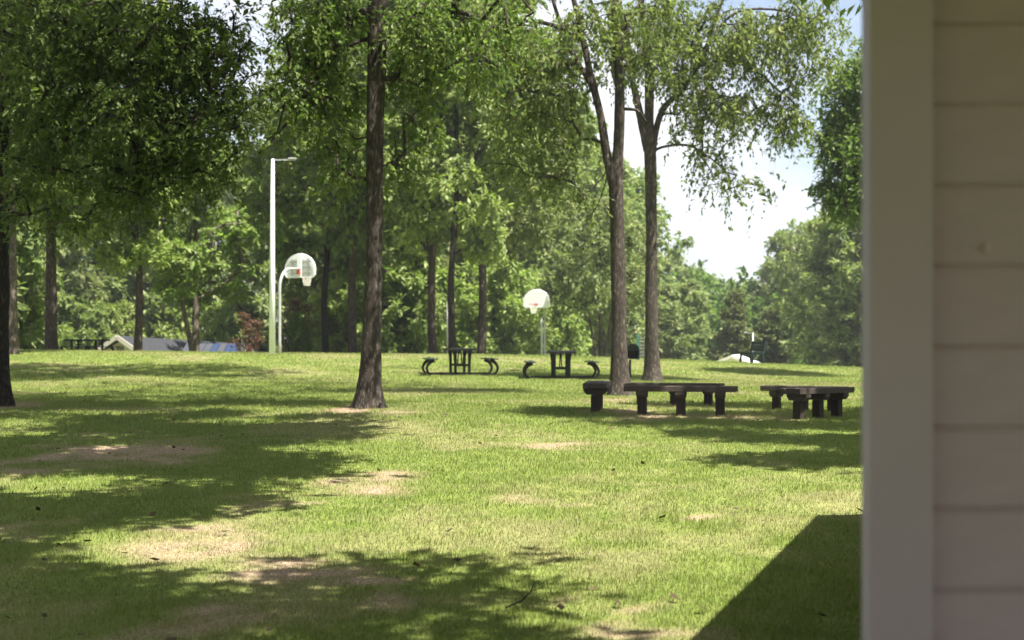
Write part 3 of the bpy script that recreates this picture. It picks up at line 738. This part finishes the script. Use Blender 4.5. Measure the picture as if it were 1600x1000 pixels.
put('wood', 1240, 122, 'grey green tree rising left of the pale trunk', .95, .8)
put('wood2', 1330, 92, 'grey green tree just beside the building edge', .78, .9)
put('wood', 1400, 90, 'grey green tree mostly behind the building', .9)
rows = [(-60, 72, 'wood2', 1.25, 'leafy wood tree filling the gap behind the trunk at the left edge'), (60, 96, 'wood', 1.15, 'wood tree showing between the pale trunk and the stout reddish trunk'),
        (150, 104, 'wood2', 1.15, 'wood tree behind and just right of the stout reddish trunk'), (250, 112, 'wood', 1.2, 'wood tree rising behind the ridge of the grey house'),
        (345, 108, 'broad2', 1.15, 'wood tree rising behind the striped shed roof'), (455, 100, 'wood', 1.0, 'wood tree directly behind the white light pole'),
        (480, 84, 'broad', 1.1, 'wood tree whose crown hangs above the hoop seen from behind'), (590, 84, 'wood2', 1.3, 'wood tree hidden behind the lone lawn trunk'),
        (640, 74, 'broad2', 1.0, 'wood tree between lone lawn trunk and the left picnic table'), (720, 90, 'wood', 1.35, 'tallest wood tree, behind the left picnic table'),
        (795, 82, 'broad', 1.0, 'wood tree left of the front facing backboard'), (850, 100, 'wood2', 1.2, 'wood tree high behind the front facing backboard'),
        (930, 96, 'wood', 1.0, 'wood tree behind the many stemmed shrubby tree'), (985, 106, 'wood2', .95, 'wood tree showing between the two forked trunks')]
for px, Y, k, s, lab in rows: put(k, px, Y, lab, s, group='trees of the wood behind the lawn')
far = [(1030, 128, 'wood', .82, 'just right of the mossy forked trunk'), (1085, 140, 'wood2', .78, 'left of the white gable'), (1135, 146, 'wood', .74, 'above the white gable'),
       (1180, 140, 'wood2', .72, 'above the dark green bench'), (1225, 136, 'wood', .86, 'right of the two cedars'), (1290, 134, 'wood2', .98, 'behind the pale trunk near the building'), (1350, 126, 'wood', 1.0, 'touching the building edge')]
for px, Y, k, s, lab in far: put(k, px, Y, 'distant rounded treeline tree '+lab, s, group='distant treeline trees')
shr = [(105, 94, 1.2, 'left of the grey gable'), (160, 99, 1.2, 'peeping over the grey gable'), (20, 74, 1.1, 'behind the thick pale trunk'), (575, 76, 1.1, 'left of the lone lawn trunk'), (632, 72, 1.15, 'right of the lone lawn trunk'),
       (655, 80, 1.2, 'left of the sunlit trunk foot'), (775, 76, 1.1, 'right of the vee forked trunk'), (806, 80, .9, 'left of the front facing hoop'), (870, 82, .9, 'right of the front facing hoop'), (535, 78, .9, 'right of the dark hoop side trunk'),
       (365, 104, 1.3, 'above the striped shed roof'), (255, 106, 1.3, 'above the grey house ridge')]
for px, Y, s, lab in shr: put('bush', px, Y, 'yellow green woodland shrub '+lab, s, group='woodland edge shrubs', cat='shrub')

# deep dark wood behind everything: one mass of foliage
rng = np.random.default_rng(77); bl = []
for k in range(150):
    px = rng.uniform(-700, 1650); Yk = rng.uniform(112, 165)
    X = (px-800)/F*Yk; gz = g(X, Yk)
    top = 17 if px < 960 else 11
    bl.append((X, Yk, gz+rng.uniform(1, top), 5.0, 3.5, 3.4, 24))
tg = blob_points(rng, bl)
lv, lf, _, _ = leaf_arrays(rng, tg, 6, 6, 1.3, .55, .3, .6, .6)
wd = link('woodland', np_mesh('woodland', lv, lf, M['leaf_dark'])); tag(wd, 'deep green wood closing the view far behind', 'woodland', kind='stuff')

# red flowering shrub and two small conifers by the hoop
def shrub(px, Y, H, rad, lm, label, cat, seed, n=14, ncl=10, leaf=.10, shape='round'):
    k = kind_tree('flowering_shrub' if lm == 'red_leaf' else 'conifer_shrub', H, .05, .25, rad, n, ncl, leaf, 6, 7, .3, lm, 'bark_far', seed, shape=shape, stems=3, droop=.1)
    X = (px-800)/F*Y; k.location = (X, Y, g(X, Y)); return tag(k, label, cat)
shrub(466, 68, 2.9, .8, 'red_leaf', 'red flowering shrub right of the gooseneck hoop pole', 'shrub', 121, 10, 7)
shrub(388, 76, 2.9, .9, 'red_leaf', 'red tinged shrub left of the white light pole', 'shrub', 122, 10, 6)
shrub(461, 62, 1.9, .34, 'leaf_mid', 'taller of two small pointed conifers near the hoop', 'conifer', 123, 12, 10, .07, 'cone')
shrub(476, 62.5, 1.55, .32, 'leaf_mid', 'shorter of two small pointed conifers near the hoop', 'conifer', 124, 12, 10, .07, 'cone')

# ------------------------------------------------------------------ houses beyond the crest
def house_left():
    Y = 84; k = Y/F
    h = empty('house', P(187, 524, Y)-Vector((0, 0, 4.6)))
    zr = 4.6; he = 3.3     # ridge / eave above base
    hw = 2.5               # half width of the gable
    ln = 15
    def T(x, y, z): return (x, y, z)
    mb = MB(); mb.add([(-hw+.35, .3, 0), (hw-.35, .3, 0), (hw-.35, ln, 0), (-hw+.35, ln, 0), (-hw+.35, .3, he), (hw-.35, .3, he), (hw-.35, ln, he-.7), (-hw+.35, ln, he-.7), (0, .3, zr-.25), (0, ln, zr-1)],
        [(0, 1, 5, 8, 4), (1, 2, 6, 5), (2, 3, 7, 9, 6), (3, 0, 4, 7)])
    mb.build('wall', M['house_wall'], h)
    for sx in (-1, 1):
        m = MB(); a = [(0, -.25, zr), (sx*(hw+.25), -.25, he-.25), (sx*(hw+.25), ln+.3, he-.95), (0, ln+.3, zr-.62)]
        m.add(a+[(x, y, z-.12) for x, y, z in a], [(0, 1, 2, 3) if sx > 0 else (3, 2, 1, 0), (7, 6, 5, 4), (0, 4, 5, 1), (1, 5, 6, 2), (2, 6, 7, 3), (3, 7, 4, 0)])
        m.build('roof', M['shingle_grey'], h)
        f = MB(); L_ = math.hypot(hw+.25, zr-he+.25); an = math.atan2(zr-he+.25, hw+.25)
        f.box((sx*(hw+.25)/2, -.28, (zr+he-.25)/2-.10), (L_, .05, .26), Matrix.Rotation(sx*an, 3, 'Y')); f.build('fascia', M['house_trim'], h)
    v = MB(); v.box((-.2, .27, zr-.85), (.5, .05, .35)); v.build('gable_vent', M['vent'], h)
    h.rotation_euler = (0, 0, R(-24)); tag(h, 'low tan house with grey gabled roof behind the crest', 'house')
house_left()
def house_low():
    Y = 80; h = empty('carport', P(340, 552, Y)-Vector((0, 0, 2.2)))
    ln, w, rz, ez = 1.75, 1.5, 2.75, 2.2
    n = 9
    for sx in (-1, 1):
        for i in range(n):
            x0 = -ln+2*ln*i/n; x1 = x0+2*ln/n-.03
            a = [(x0, 0, rz), (x1, 0, rz), (x1, sx*w, ez), (x0, sx*w, ez)]
            m = MB(); m.add(a+[(x, y, z-.04) for x, y, z in a], [(0, 1, 2, 3), (7, 6, 5, 4), (0, 4, 5, 1), (1, 5, 6, 2), (2, 6, 7, 3), (3, 7, 4, 0)])
            m.build('roof_panel', M['solar' if i in (4, 6, 7) else 'glass_roof'], h)
    for sx in (-1, 1):
        f = MB(); f.box((ln+.03, sx*w/2, (rz+ez)/2-.06), (.05, math.hypot(w, rz-ez), .16), Matrix.Rotation(-sx*math.atan2(rz-ez, w), 3, 'X')); f.build('fascia', M['house_trim'], h)
        for x in (-ln+.3, ln-.3):
            q = MB(); q.box((x, sx*(w-.2), 1.1), (.1, .1, 2.2)); q.build('post', M['house_trim'], h)
    tag(h, 'low shed with blue and pale striped metal roof before the grey house', 'carport')
house_low()
def house_right():
    Y = 86; k = Y/F; pk = P(1143, 555, Y)
    h = empty('house', pk-Vector((0, 0, 3.6))); zr, he, hw, ln = 3.6, 2.8, 2.1, 5
    mb = MB(); mb.add([(-hw, .3, 0), (hw, .3, 0), (hw, ln, 0), (-hw, ln, 0), (-hw, .3, he), (hw, .3, he), (hw, ln, he), (-hw, ln, he), (0, .3, zr-.12), (0, ln, zr-.12)],
        [(0, 1, 5, 8, 4), (1, 2, 6, 5), (2, 3, 7, 9, 6), (3, 0, 4, 7)]); mb.build('wall', M['house_white'], h)
    for sx in (-1, 1):
        m = MB(); a = [(0, -.1, zr), (sx*(hw+.35), -.1, he-.15), (sx*(hw+.35), ln+.3, he-.15), (0, ln+.3, zr)]
        m.add(a+[(x, y, z-.10) for x, y, z in a], [(0, 1, 2, 3) if sx > 0 else (3, 2, 1, 0), (7, 6, 5, 4), (0, 4, 5, 1), (1, 5, 6, 2), (2, 6, 7, 3), (3, 7, 4, 0)])
        m.build('roof', M['house_white'], h)
        f = MB(); L_ = math.hypot(hw+.35, zr-he+.15); f.box((sx*(hw+.35)/2, -.13, (zr+he-.15)/2-.09), (L_, .05, .17), Matrix.Rotation(sx*math.atan2(zr-he+.15, hw+.35), 3, 'Y')); f.build('fascia', M['house_trim'], h)
    v = MB(); v.tube([(0, .27, zr-.62), (0, .31, zr-.62)], .18, 12); v.build('gable_vent', M['vent'], h)
    h.rotation_euler = (0, 0, R(-14)); tag(h, 'small white gabled house peeping over the crest at right', 'house')
house_right()

# ------------------------------------------------------------------ timber benches
def bench_proto(LN=1.75):
    b = empty('timber_bench')
    n, pw, th, zt = 4, .098, .088, .47
    pm = MB().box((0, 0, 0), (LN, pw-.008, th), None, .007).mesh('plank', M['timber'])
    for i in range(n):
        o = link('plank', pm, b); o.location = (((i*37) % 5-2)*.004, (i-1.5)*pw, zt-th/2+((i*53) % 3-1)*.002)
    # cross beam with chamfered ends, post
    w = n*pw*.96/2
    cm = MB(); pr = [(-w, .0), (-w, -.045), (-w+.05, -.10), (w-.05, -.10), (w, -.045), (w, 0)]
    cm.add([(-.075, y, z) for y, z in pr]+[(.075, y, z) for y, z in pr], [(i, i+6, (i+1) % 6+6, (i+1) % 6) for i in range(6)]+[(0, 1, 2, 3, 4, 5), (11, 10, 9, 8, 7, 6)])
    cm = cm.mesh('cross_beam', M['timber']); po = MB().box((0, 0, 0), (.14, .14, .56), None, .008).mesh('post', M['timber_end'])
    for x in (-LN*.35, 0, LN*.35):
        o = link('cross_beam', cm, b); o.location = (x, 0, zt-th-.003)
        o = link('post', po, b); o.location = (x, 0, zt-th-.105-.28)
    return b
bp = bench_proto(); first = True
def bench(px, py, Y, rz, label, s=1.0, dz=0):
    global first
    b = bp if first else copy_tree(bp); first = False
    p = P(px, py, Y); b.location = (p.x, Y, g(p.x, Y)+dz); b.rotation_euler = (0, 0, R(rz)); b.scale = (s, 1, 1)
    return tag(b, label, 'bench', 'dark timber benches')
bench(933, 640, 23.6, 84, 'timber bench seen end on, left of the forked tree')
bench(1064, 650, 22.4, -12, 'long timber bench broadside in front of forked trees, nearest one')
bench(1054, 632, 25.6, -18, 'timber bench half hidden right behind the long broadside bench', dz=-.07)
bench(1278, 652, 21.9, 40, 'front timber bench of the pair beside the building', .76)
bench(1256, 641, 24.0, -33, 'rear timber bench of the pair beside the building', .80, dz=-.06)

# ------------------------------------------------------------------ picnic tables
def picnic_proto():
    t = empty('picnic_table'); LN = 1.75
    o = MB().box((0, 0, .735), (.70, LN, .035), None, .008).build('table_top', M['black_coat'], t)
    rimm = MB(); 
    for sx in (-1, 1): rimm.box((sx*.335, 0, .705), (.03, LN, .045))
    for sy in (-1, 1): rimm.box((0, sy*(LN/2-.015), .705), (.64, .03, .045))
    rimm.build('top_rim', M['black_coat'], o)
    for sx in (-1, 1):
        MB().box((sx*.86, 0, .445), (.29, LN, .035), None, .008).build('seat', M['green_coat'], t)
    lm = MB().ribbon([(.22, .70), (.205, .5), (.20, .25), (.20, .0)], .06, [.12, .085, .075, .075]).mesh('leg', M['black_coat'])
    sm_pts = [(.80, .425), (.86, .40), (.93, .345), (.99, .27), (1.015, .19), (1.0, .11), (.955, .045), (.90, .012)]
    sm = MB().ribbon(sm_pts, .06, [.15, .12, .09, .075, .07, .065, .06, .05]).mesh('seat_support', M['black_coat'])
    fb = MB().box((0, 0, .022), (1.82, .06, .038)).mesh('foot_bar', M['black_coat'])
    cb = MB().box((0, 0, .27), (.36, .045, .06)).mesh('cross_bar', M['black_coat'])
    for sy in (-1, 1):
        y = sy*(LN/2-.28)
        for sx in (-1, 1):
            l = link('leg', lm, t); l.location = (0, y, 0); l.scale = (sx, 1, 1)
            l = link('seat_support', sm, t); l.location = (0, y, 0); l.scale = (sx, 1, 1)
        q = link('foot_bar', fb, t); q.location = (0, y, 0)
        q = link('cross_bar', cb, t); q.location = (0, y, 0)
        m = MB(); m.tube([(0, y, .28), (0, y*.35, .70)], .018, 8); m.build('brace', M['black_coat'], t)
    return t
pt = picnic_proto(); pfirst = True
def picnic(px, Y, rz, label, dz=0):
    global pfirst
    t = pt if pfirst else copy_tree(pt); pfirst = False
    X = (px-800)/F*Y; t.location = (X, Y, g(X, Y)+dz+.01); t.rotation_euler = (0, 0, R(rz)); return tag(t, label, 'picnic table', 'dark metal picnic tables')
picnic(718.5, 41, 9, 'left picnic table with both leg frames showing, nearer the lone trunk')
picnic(876, 39.5, 1, 'right picnic table seen squarely end on, near the front facing hoop')
picnic(136, 58.5, 70, 'dark picnic table half sunk behind the crest before the grey house', -.25)

# ------------------------------------------------------------------ basketball hoops and poles
def fan_board(r=.685, h=.89):
    pts = []
    for i in range(25):
        a = math.pi*i/24; pts.append((-r*math.cos(a), .32+.57*math.sin(a)))
    pts = [(-.60, 0), (-r, .10)] + pts + [(r, .10), (.60, 0)]
    return pts
def hoop(X, Y, n, label, dz=0, arm=1.3):
    """n: unit direction the board faces"""
    h = empty('basketball_hoop', (X, Y, g(X, Y)+dz), math.atan2(n[1], n[0])-math.pi/2)   # local +y = facing
    zc = 2.9
    mb = MB(); pts = [(0, 0, -.3)]+[(0, 0, z) for z in (.5, 1.5, 2.45)]
    for i in range(1, 9):
        a = math.pi/2*i/8; pts.append((0, .65*(1-math.cos(a)), 2.45+.75*math.sin(a)))
    pts.append((0, arm-.09, 3.22)); mb.tube(pts, .055, 12); mb.build('pole', M['galv'], h)
    o = fan_board(); v = [(x, arm-.012, zc+z) for x, z in o]+[(x, arm+.028, zc+z) for x, z in o]; N = len(o)
    b = MB(); b.add(v, [tuple(range(N)), tuple(reversed(range(N, 2*N)))]+[(i, i+N, (i+1) % N+N, (i+1) % N) for i in range(N)])
    bo = b.build('backboard', M['board'], h)
    fr = MB(); lip = [(x, arm-.05, zc+z) for x, z in o]; lip.append(lip[0]); fr.tube(lip, .02, 6); fr.build('board_edge', M['board'], bo)
    rb = MB()
    for x in (-.38, .38): rb.box((x, arm-.045, zc+.38), (.045, .05, .62))
    for z in (.16, .38, .60): rb.box((0, arm-.05, zc+z), (1.0, .04, .04))
    rb.build('back_brace', M['galv'], h)
    mt = MB(); mt.box((0, arm-.07, zc+.40), (.20, .05, .80)); mt.build('mount_plate', M['board'], h)
    bk = MB(); bk.box((0, arm+.05, zc+.13), (.16, .05, .14)); bk.box((0, arm+.11, zc+.125), (.10, .14, .03)); bk.box((0, arm-.12, zc+.22), (.12, .10, .22)); bk.build('rim_bracket', M['rim_red'], h)
    rm = MB(); rc = (0, arm+.40, zc+.15); rr = .225
    ring = [(rc[0]+rr*math.cos(2*math.pi*i/24), rc[1]+rr*math.sin(2*math.pi*i/24), rc[2]) for i in range(25)]
    rm.tube(ring, .014, 6); ri = rm.build('rim', M['rim_red'], h)
    nt_ = MB(); K = 14
    def q(i, j):  # net knot
        f = j/5; rad = rr*(1-.50*f**.75); a = 2*math.pi*(i+.5*(j % 2))/K
        return (rc[0]+rad*math.cos(a), rc[1]+rad*math.sin(a), rc[2]-.015-.44*f)
    for j in range(5):
        for i in range(K):
            for d in ((0, 1) if j % 2 else (0, -1)): nt_.tube([q(i, j), q(i+d, j+1)], .006, 4, False)
    nt_.build('net', M['net'], ri)
    return tag(h, label, 'basketball hoop')
hoop((437-800)/F*53, 53, (.47, .883), 'hoop seen from behind beside the white light pole')
hoop((851-800)/F*72, 72, (-.34, -.94), 'hoop with white fan backboard facing the viewer')

def light_pole(px, Y, w0, w1, H, label, arm, side_=1, mk='white_paint', n=4):
    X = (px-800)/F*Y; h = empty('light_pole', (X, Y, g(X, Y)))
    mb = MB(); mb.tube([(0, 0, -.3), (0.0, 0, H*.5), (0.02, 0, H)], [w0/2, (w0+w1)/4, w1/2], 12); mb.build('pole', M[mk], h)
    a = MB(); a.box((side_*arm/2, 0, H-.03), (arm, w1*.45, w1*.4)); a.build('arm', M['galv'], h)
    l = MB(); l.box((side_*(arm-.12), 0, H+.02), (w1*2.4, w1, w1*.5), None, .01); l.build('lamp_head', M['galv'], h)
    return tag(h, label, 'light pole')
light_pole(425.5, 52, .245, .115, 7.15, 'thick white pole with short arm left of the hoop seen from behind', .85)
light_pole(1176, 78, .08, .06, 2.9, 'thin pale pole rising behind the green bench near the white gable', .5, -1, 'galv')
def post(px, Y, H, d, label, mk):
    X = (px-800)/F*Y; mb = MB(); mb.tube([(0, 0, -.3), (0.01, 0, H*.5), (0, 0, H)], [d/2, d/2*.96, d/2*.9], 10); mb.box((0, 0, H+.012), (d*1.2, d*1.2, .03), None, .01)
    o = mb.build('white_post', M[mk], None); o.location = (X, Y, g(X, Y)); tag(o, label, 'post')
post(700.5, 68, 3.1, .17, 'white post just behind the dark limbed trunk', 'white_paint')
post(846, 74, 2.6, .10, 'thin white post close left of the front facing hoop pole', 'white_paint')

# ------------------------------------------------------------------ charcoal grill, green slatted panel, green bench
def grill():
    Y = 40; X = (985.5-800)/F*Y; h = empty('park_grill', (X, Y, g(X, Y)))
    MB().tube([(-.03, 0, -.2), (-.03, 0, .62)], .05, 12).build('post', M['cast'], h)
    fb = MB(); fb.box((.06, 0, .66), (.50, .42, .03)); fb.box((-.18, 0, .79), (.03, .42, .24)); fb.box((.30, 0, .79), (.03, .42, .24)); fb.box((.06, .20, .79), (.45, .03, .24)); fb.build('firebox', M['cast'], h)
    hd = MB(); pr = [(-.2, .91), (.32, .91), (.30, 1.03), (.20, 1.12), (.0, 1.14), (-.14, 1.08)]
    hd.add([(x, -.19, z) for x, z in pr]+[(x, .19, z) for x, z in pr], [(i, (i+1) % 6, (i+1) % 6+6, i+6) for i in range(6)]+[(5, 4, 3, 2, 1, 0), (6, 7, 8, 9, 10, 11)]); hd.build('hood', M['cast'], h)
    gr = MB()
    for i in range(9): gr.box((.06, -.16+i*.04, .86), (.45, .010, .010))
    gr.build('grate', M['cast'], h)
    MB().tube([(.34, -.1, .86), (.40, -.1, .86), (.40, .1, .86), (.34, .1, .86)], .012, 6).build('handle', M['galv'], h)
    h.scale = (.72, .72, .86)
    tag(h, 'black pedestal grill on a post between the two forked trees', 'grill')
grill()
def panel():
    Y = 52; X = (997-800)/F*Y; h = empty('slatted_screen', (X, Y, g(X, Y)), R(-8))
    for x in (0, .62): MB().box((x, 0, .38), (.13, .10, 1.1), None, .01).build('post', M['green_metal'], h)
    sm = MB().box((0, 0, 0), (.48, .025, .085), None, .004).mesh('slat', M['grey_slat'])
    for i in range(6):
        o = link('slat', sm, h); o.location = (.31, .01, .14+i*.125); o.rotation_euler = (R(18), 0, 0)
    tag(h, 'green posts with grey slats just left of the mossy forked trunk', 'screen')
panel()
def green_bench():
    Y = 55; X = (1176-800)/F*Y; b = empty('park_bench', (X, Y, g(X, Y)-.03), R(24))
    em = MB().ribbon([(-.30, 0.0), (-.27, .22), (-.24, .44)], .07, .07).ribbon([(.22, 0), (.19, .22), (.20, .44), (.27, .66), (.33, .88)], .07, .08).ribbon([(-.26, .40), (.22, .40)], .07, .06).mesh('side_frame', M['green_coat'])
    for y in (-.42, .42):
        o = link('side_frame', em, b); o.location = (0, y, 0)
    s1 = MB().box((0, 0, 0), (.10, .95, .035), None, .006).mesh('slat', M['green_coat'])
    for i in range(4):
        o = link('slat', s1, b); o.location = (-.20+i*.115, 0, .45)
    for i in range(3):
        o = link('slat', s1, b); o.location = (.205+i*.035, 0, .56+i*.125); o.rotation_euler = (0, R(-72), 0)
    tag(b, 'dark green park bench on the crest in front of the white gable', 'bench')
green_bench()

# ------------------------------------------------------------------ grass and litter
rng = np.random.default_rng(9)
def scatter(n, y0, y1, power):
    """points over the wedge of lawn in front of the building, denser near"""
    u = rng.uniform(0, 1, n); e_ = 2-power
    Y = (y0**e_+u*(y1**e_-y0**e_))**(1/e_)
    X = rng.uniform(-.45, .40, n)*Y
    ok = ~((Y < 10.8) & (X > CORN[0]+.334/.943*(Y-CORN[1])-.04) & (Y > CORN[1]))
    return X[ok], Y[ok]
X, Yg = scatter(930000, 5.0, 57, 1.5)
n = len(X); d = dry(X, Yg)
keep = rng.uniform(0, 1, n) > d*.55; X, Yg, d = X[keep], Yg[keep], d[keep]; n = len(X)
Z = G(X, Yg)
cl = vnoise(X, Yg, .30, 31); cl2 = vnoise(X, Yg, 1.1, 32); cl3 = vnoise(X, Yg, 3.5, 33)
hgt = (.018+.021*cl+.013*cl2)*rng.uniform(.55, 1.35, n)*(1-.45*d)*np.clip(Yg/20, .92, 1.12)
wid = .0046*(Yg/7)**.66*rng.uniform(.7, 1.3, n)
az = rng.uniform(0, 2*np.pi, n); lean = rng.uniform(.1, .95, n)*hgt
dx, dy = np.cos(az), np.sin(az); sx, sy = np.cos(az+rng.uniform(.8, 2.3, n)), np.sin(az+rng.uniform(.8, 2.3, n))
b0 = np.stack([X-sx*wid/2, Yg-sy*wid/2, Z-.004], 1); b1 = np.stack([X+sx*wid/2, Yg+sy*wid/2, Z-.004], 1)
tp = np.stack([X+dx*lean, Yg+dy*lean, Z+hgt], 1)
gm2 = np_mesh('grass', np.stack([b0, b1, tp], 1).reshape(-1, 3), np.arange(3*n).reshape(-1, 3), M['grass'])
ca, cb, da, db = (np.array(c) for c in (GREEN_A, GREEN_B, DRY_A, DRY_B))
q = np.clip(.45*cl2+.35*cl3+rng.normal(size=n)*.22+.05, 0, 1)[:, None]
col = ca*(1-q)+cb*q; dq = rng.uniform(0, 1, n)[:, None]; dc = da*(1-dq)+db*dq
isdry = np.clip(d[:, None]*1.25+(rng.uniform(0, 1, n)[:, None] < .10)*.6-.05, 0, 1)
col = col*(1-isdry)+dc*isdry
rgba = np.ones((n, 4), np.float32); rgba[:, :3] = col
at = gm2.attributes.new('tint', 'FLOAT_COLOR', 'FACE'); at.data.foreach_set('color', rgba.ravel())
go = link('grass', gm2); tag(go, 'short green mown grass with straw coloured dry patches', 'grass', kind='stuff')

X, Yg = scatter(300, 6.5, 30, 1.0); n = len(X); Z = G(X, Yg)+.035
a = rng.uniform(0, 6.28, n); s_ = rng.uniform(.022, .050, n)
ax = np.stack([np.cos(a), np.sin(a), rng.uniform(-.3, .5, n)], 1); sdv = np.stack([-np.sin(a), np.cos(a), rng.uniform(-.5, .5, n)], 1)
c_ = np.stack([X, Yg, Z], 1); s1 = s_[:, None]
v = np.stack([c_-ax*s1, c_+sdv*s1*.55+[0, 0, .008], c_+ax*s1+[0, 0, .012], c_-sdv*s1*.55], 1).reshape(-1, 3)
fl = link('fallen_leaves', np_mesh('fallen_leaves', v, np.arange(4*n).reshape(-1, 4), M['dead_leaf'])); tag(fl, 'scattered brown fallen leaves lying on the grass', 'leaves', kind='stuff')
def twig(px, py, label, seed):
    X, Yk = ground_at(px, py); r_ = np.random.default_rng(seed); z = g(X, Yk)+.03; m = MB()
    m.tube([(-.09, -.1, .0), (0, 0, .02), (.05, .10, .05), (.08, .22, .09)], [.006, .005, .004, .002], 6); m.tube([(.02, .04, .03), (-.03, .12, .06)], [.003, .0015], 5); m.tube([(.055, .12, .055), (.13, .17, .07)], [.003, .001], 5)
    o = m.build('fallen_twig', M['bark_dark'], None); o.location = (X, Yk, z); tag(o, label, 'twig')
twig(815, 945, 'small fallen twig in the shade edge at bottom centre', 3)

# ------------------------------------------------------------------ summer air
if HAZE > 0:
    hm = bpy.data.materials.new('summer_haze'); hm.use_nodes = True; hn = hm.node_tree; hn.nodes.clear()
    pv = hn.nodes.new('ShaderNodeVolumePrincipled'); pv.inputs['Color'].default_value = (.92, .95, 1, 1); pv.inputs['Density'].default_value = HAZE
    pv.inputs['Anisotropy'].default_value = .2
    ho = hn.nodes.new('ShaderNodeOutputMaterial'); hn.links.new(pv.outputs[0], ho.inputs['Volume'])
    zs = [o.z for o in (Vector(v) for v in ((0, 0, -9.2), (0, 0, 34)))]
    mb = MB(); mb.box((0, 860, (zs[0]+zs[1])/2), (3200, 2900, zs[1]-zs[0]))
    hz = mb.build('haze', hm); tag(hz, 'thin pale summer haze over the whole park', 'haze', kind='stuff')
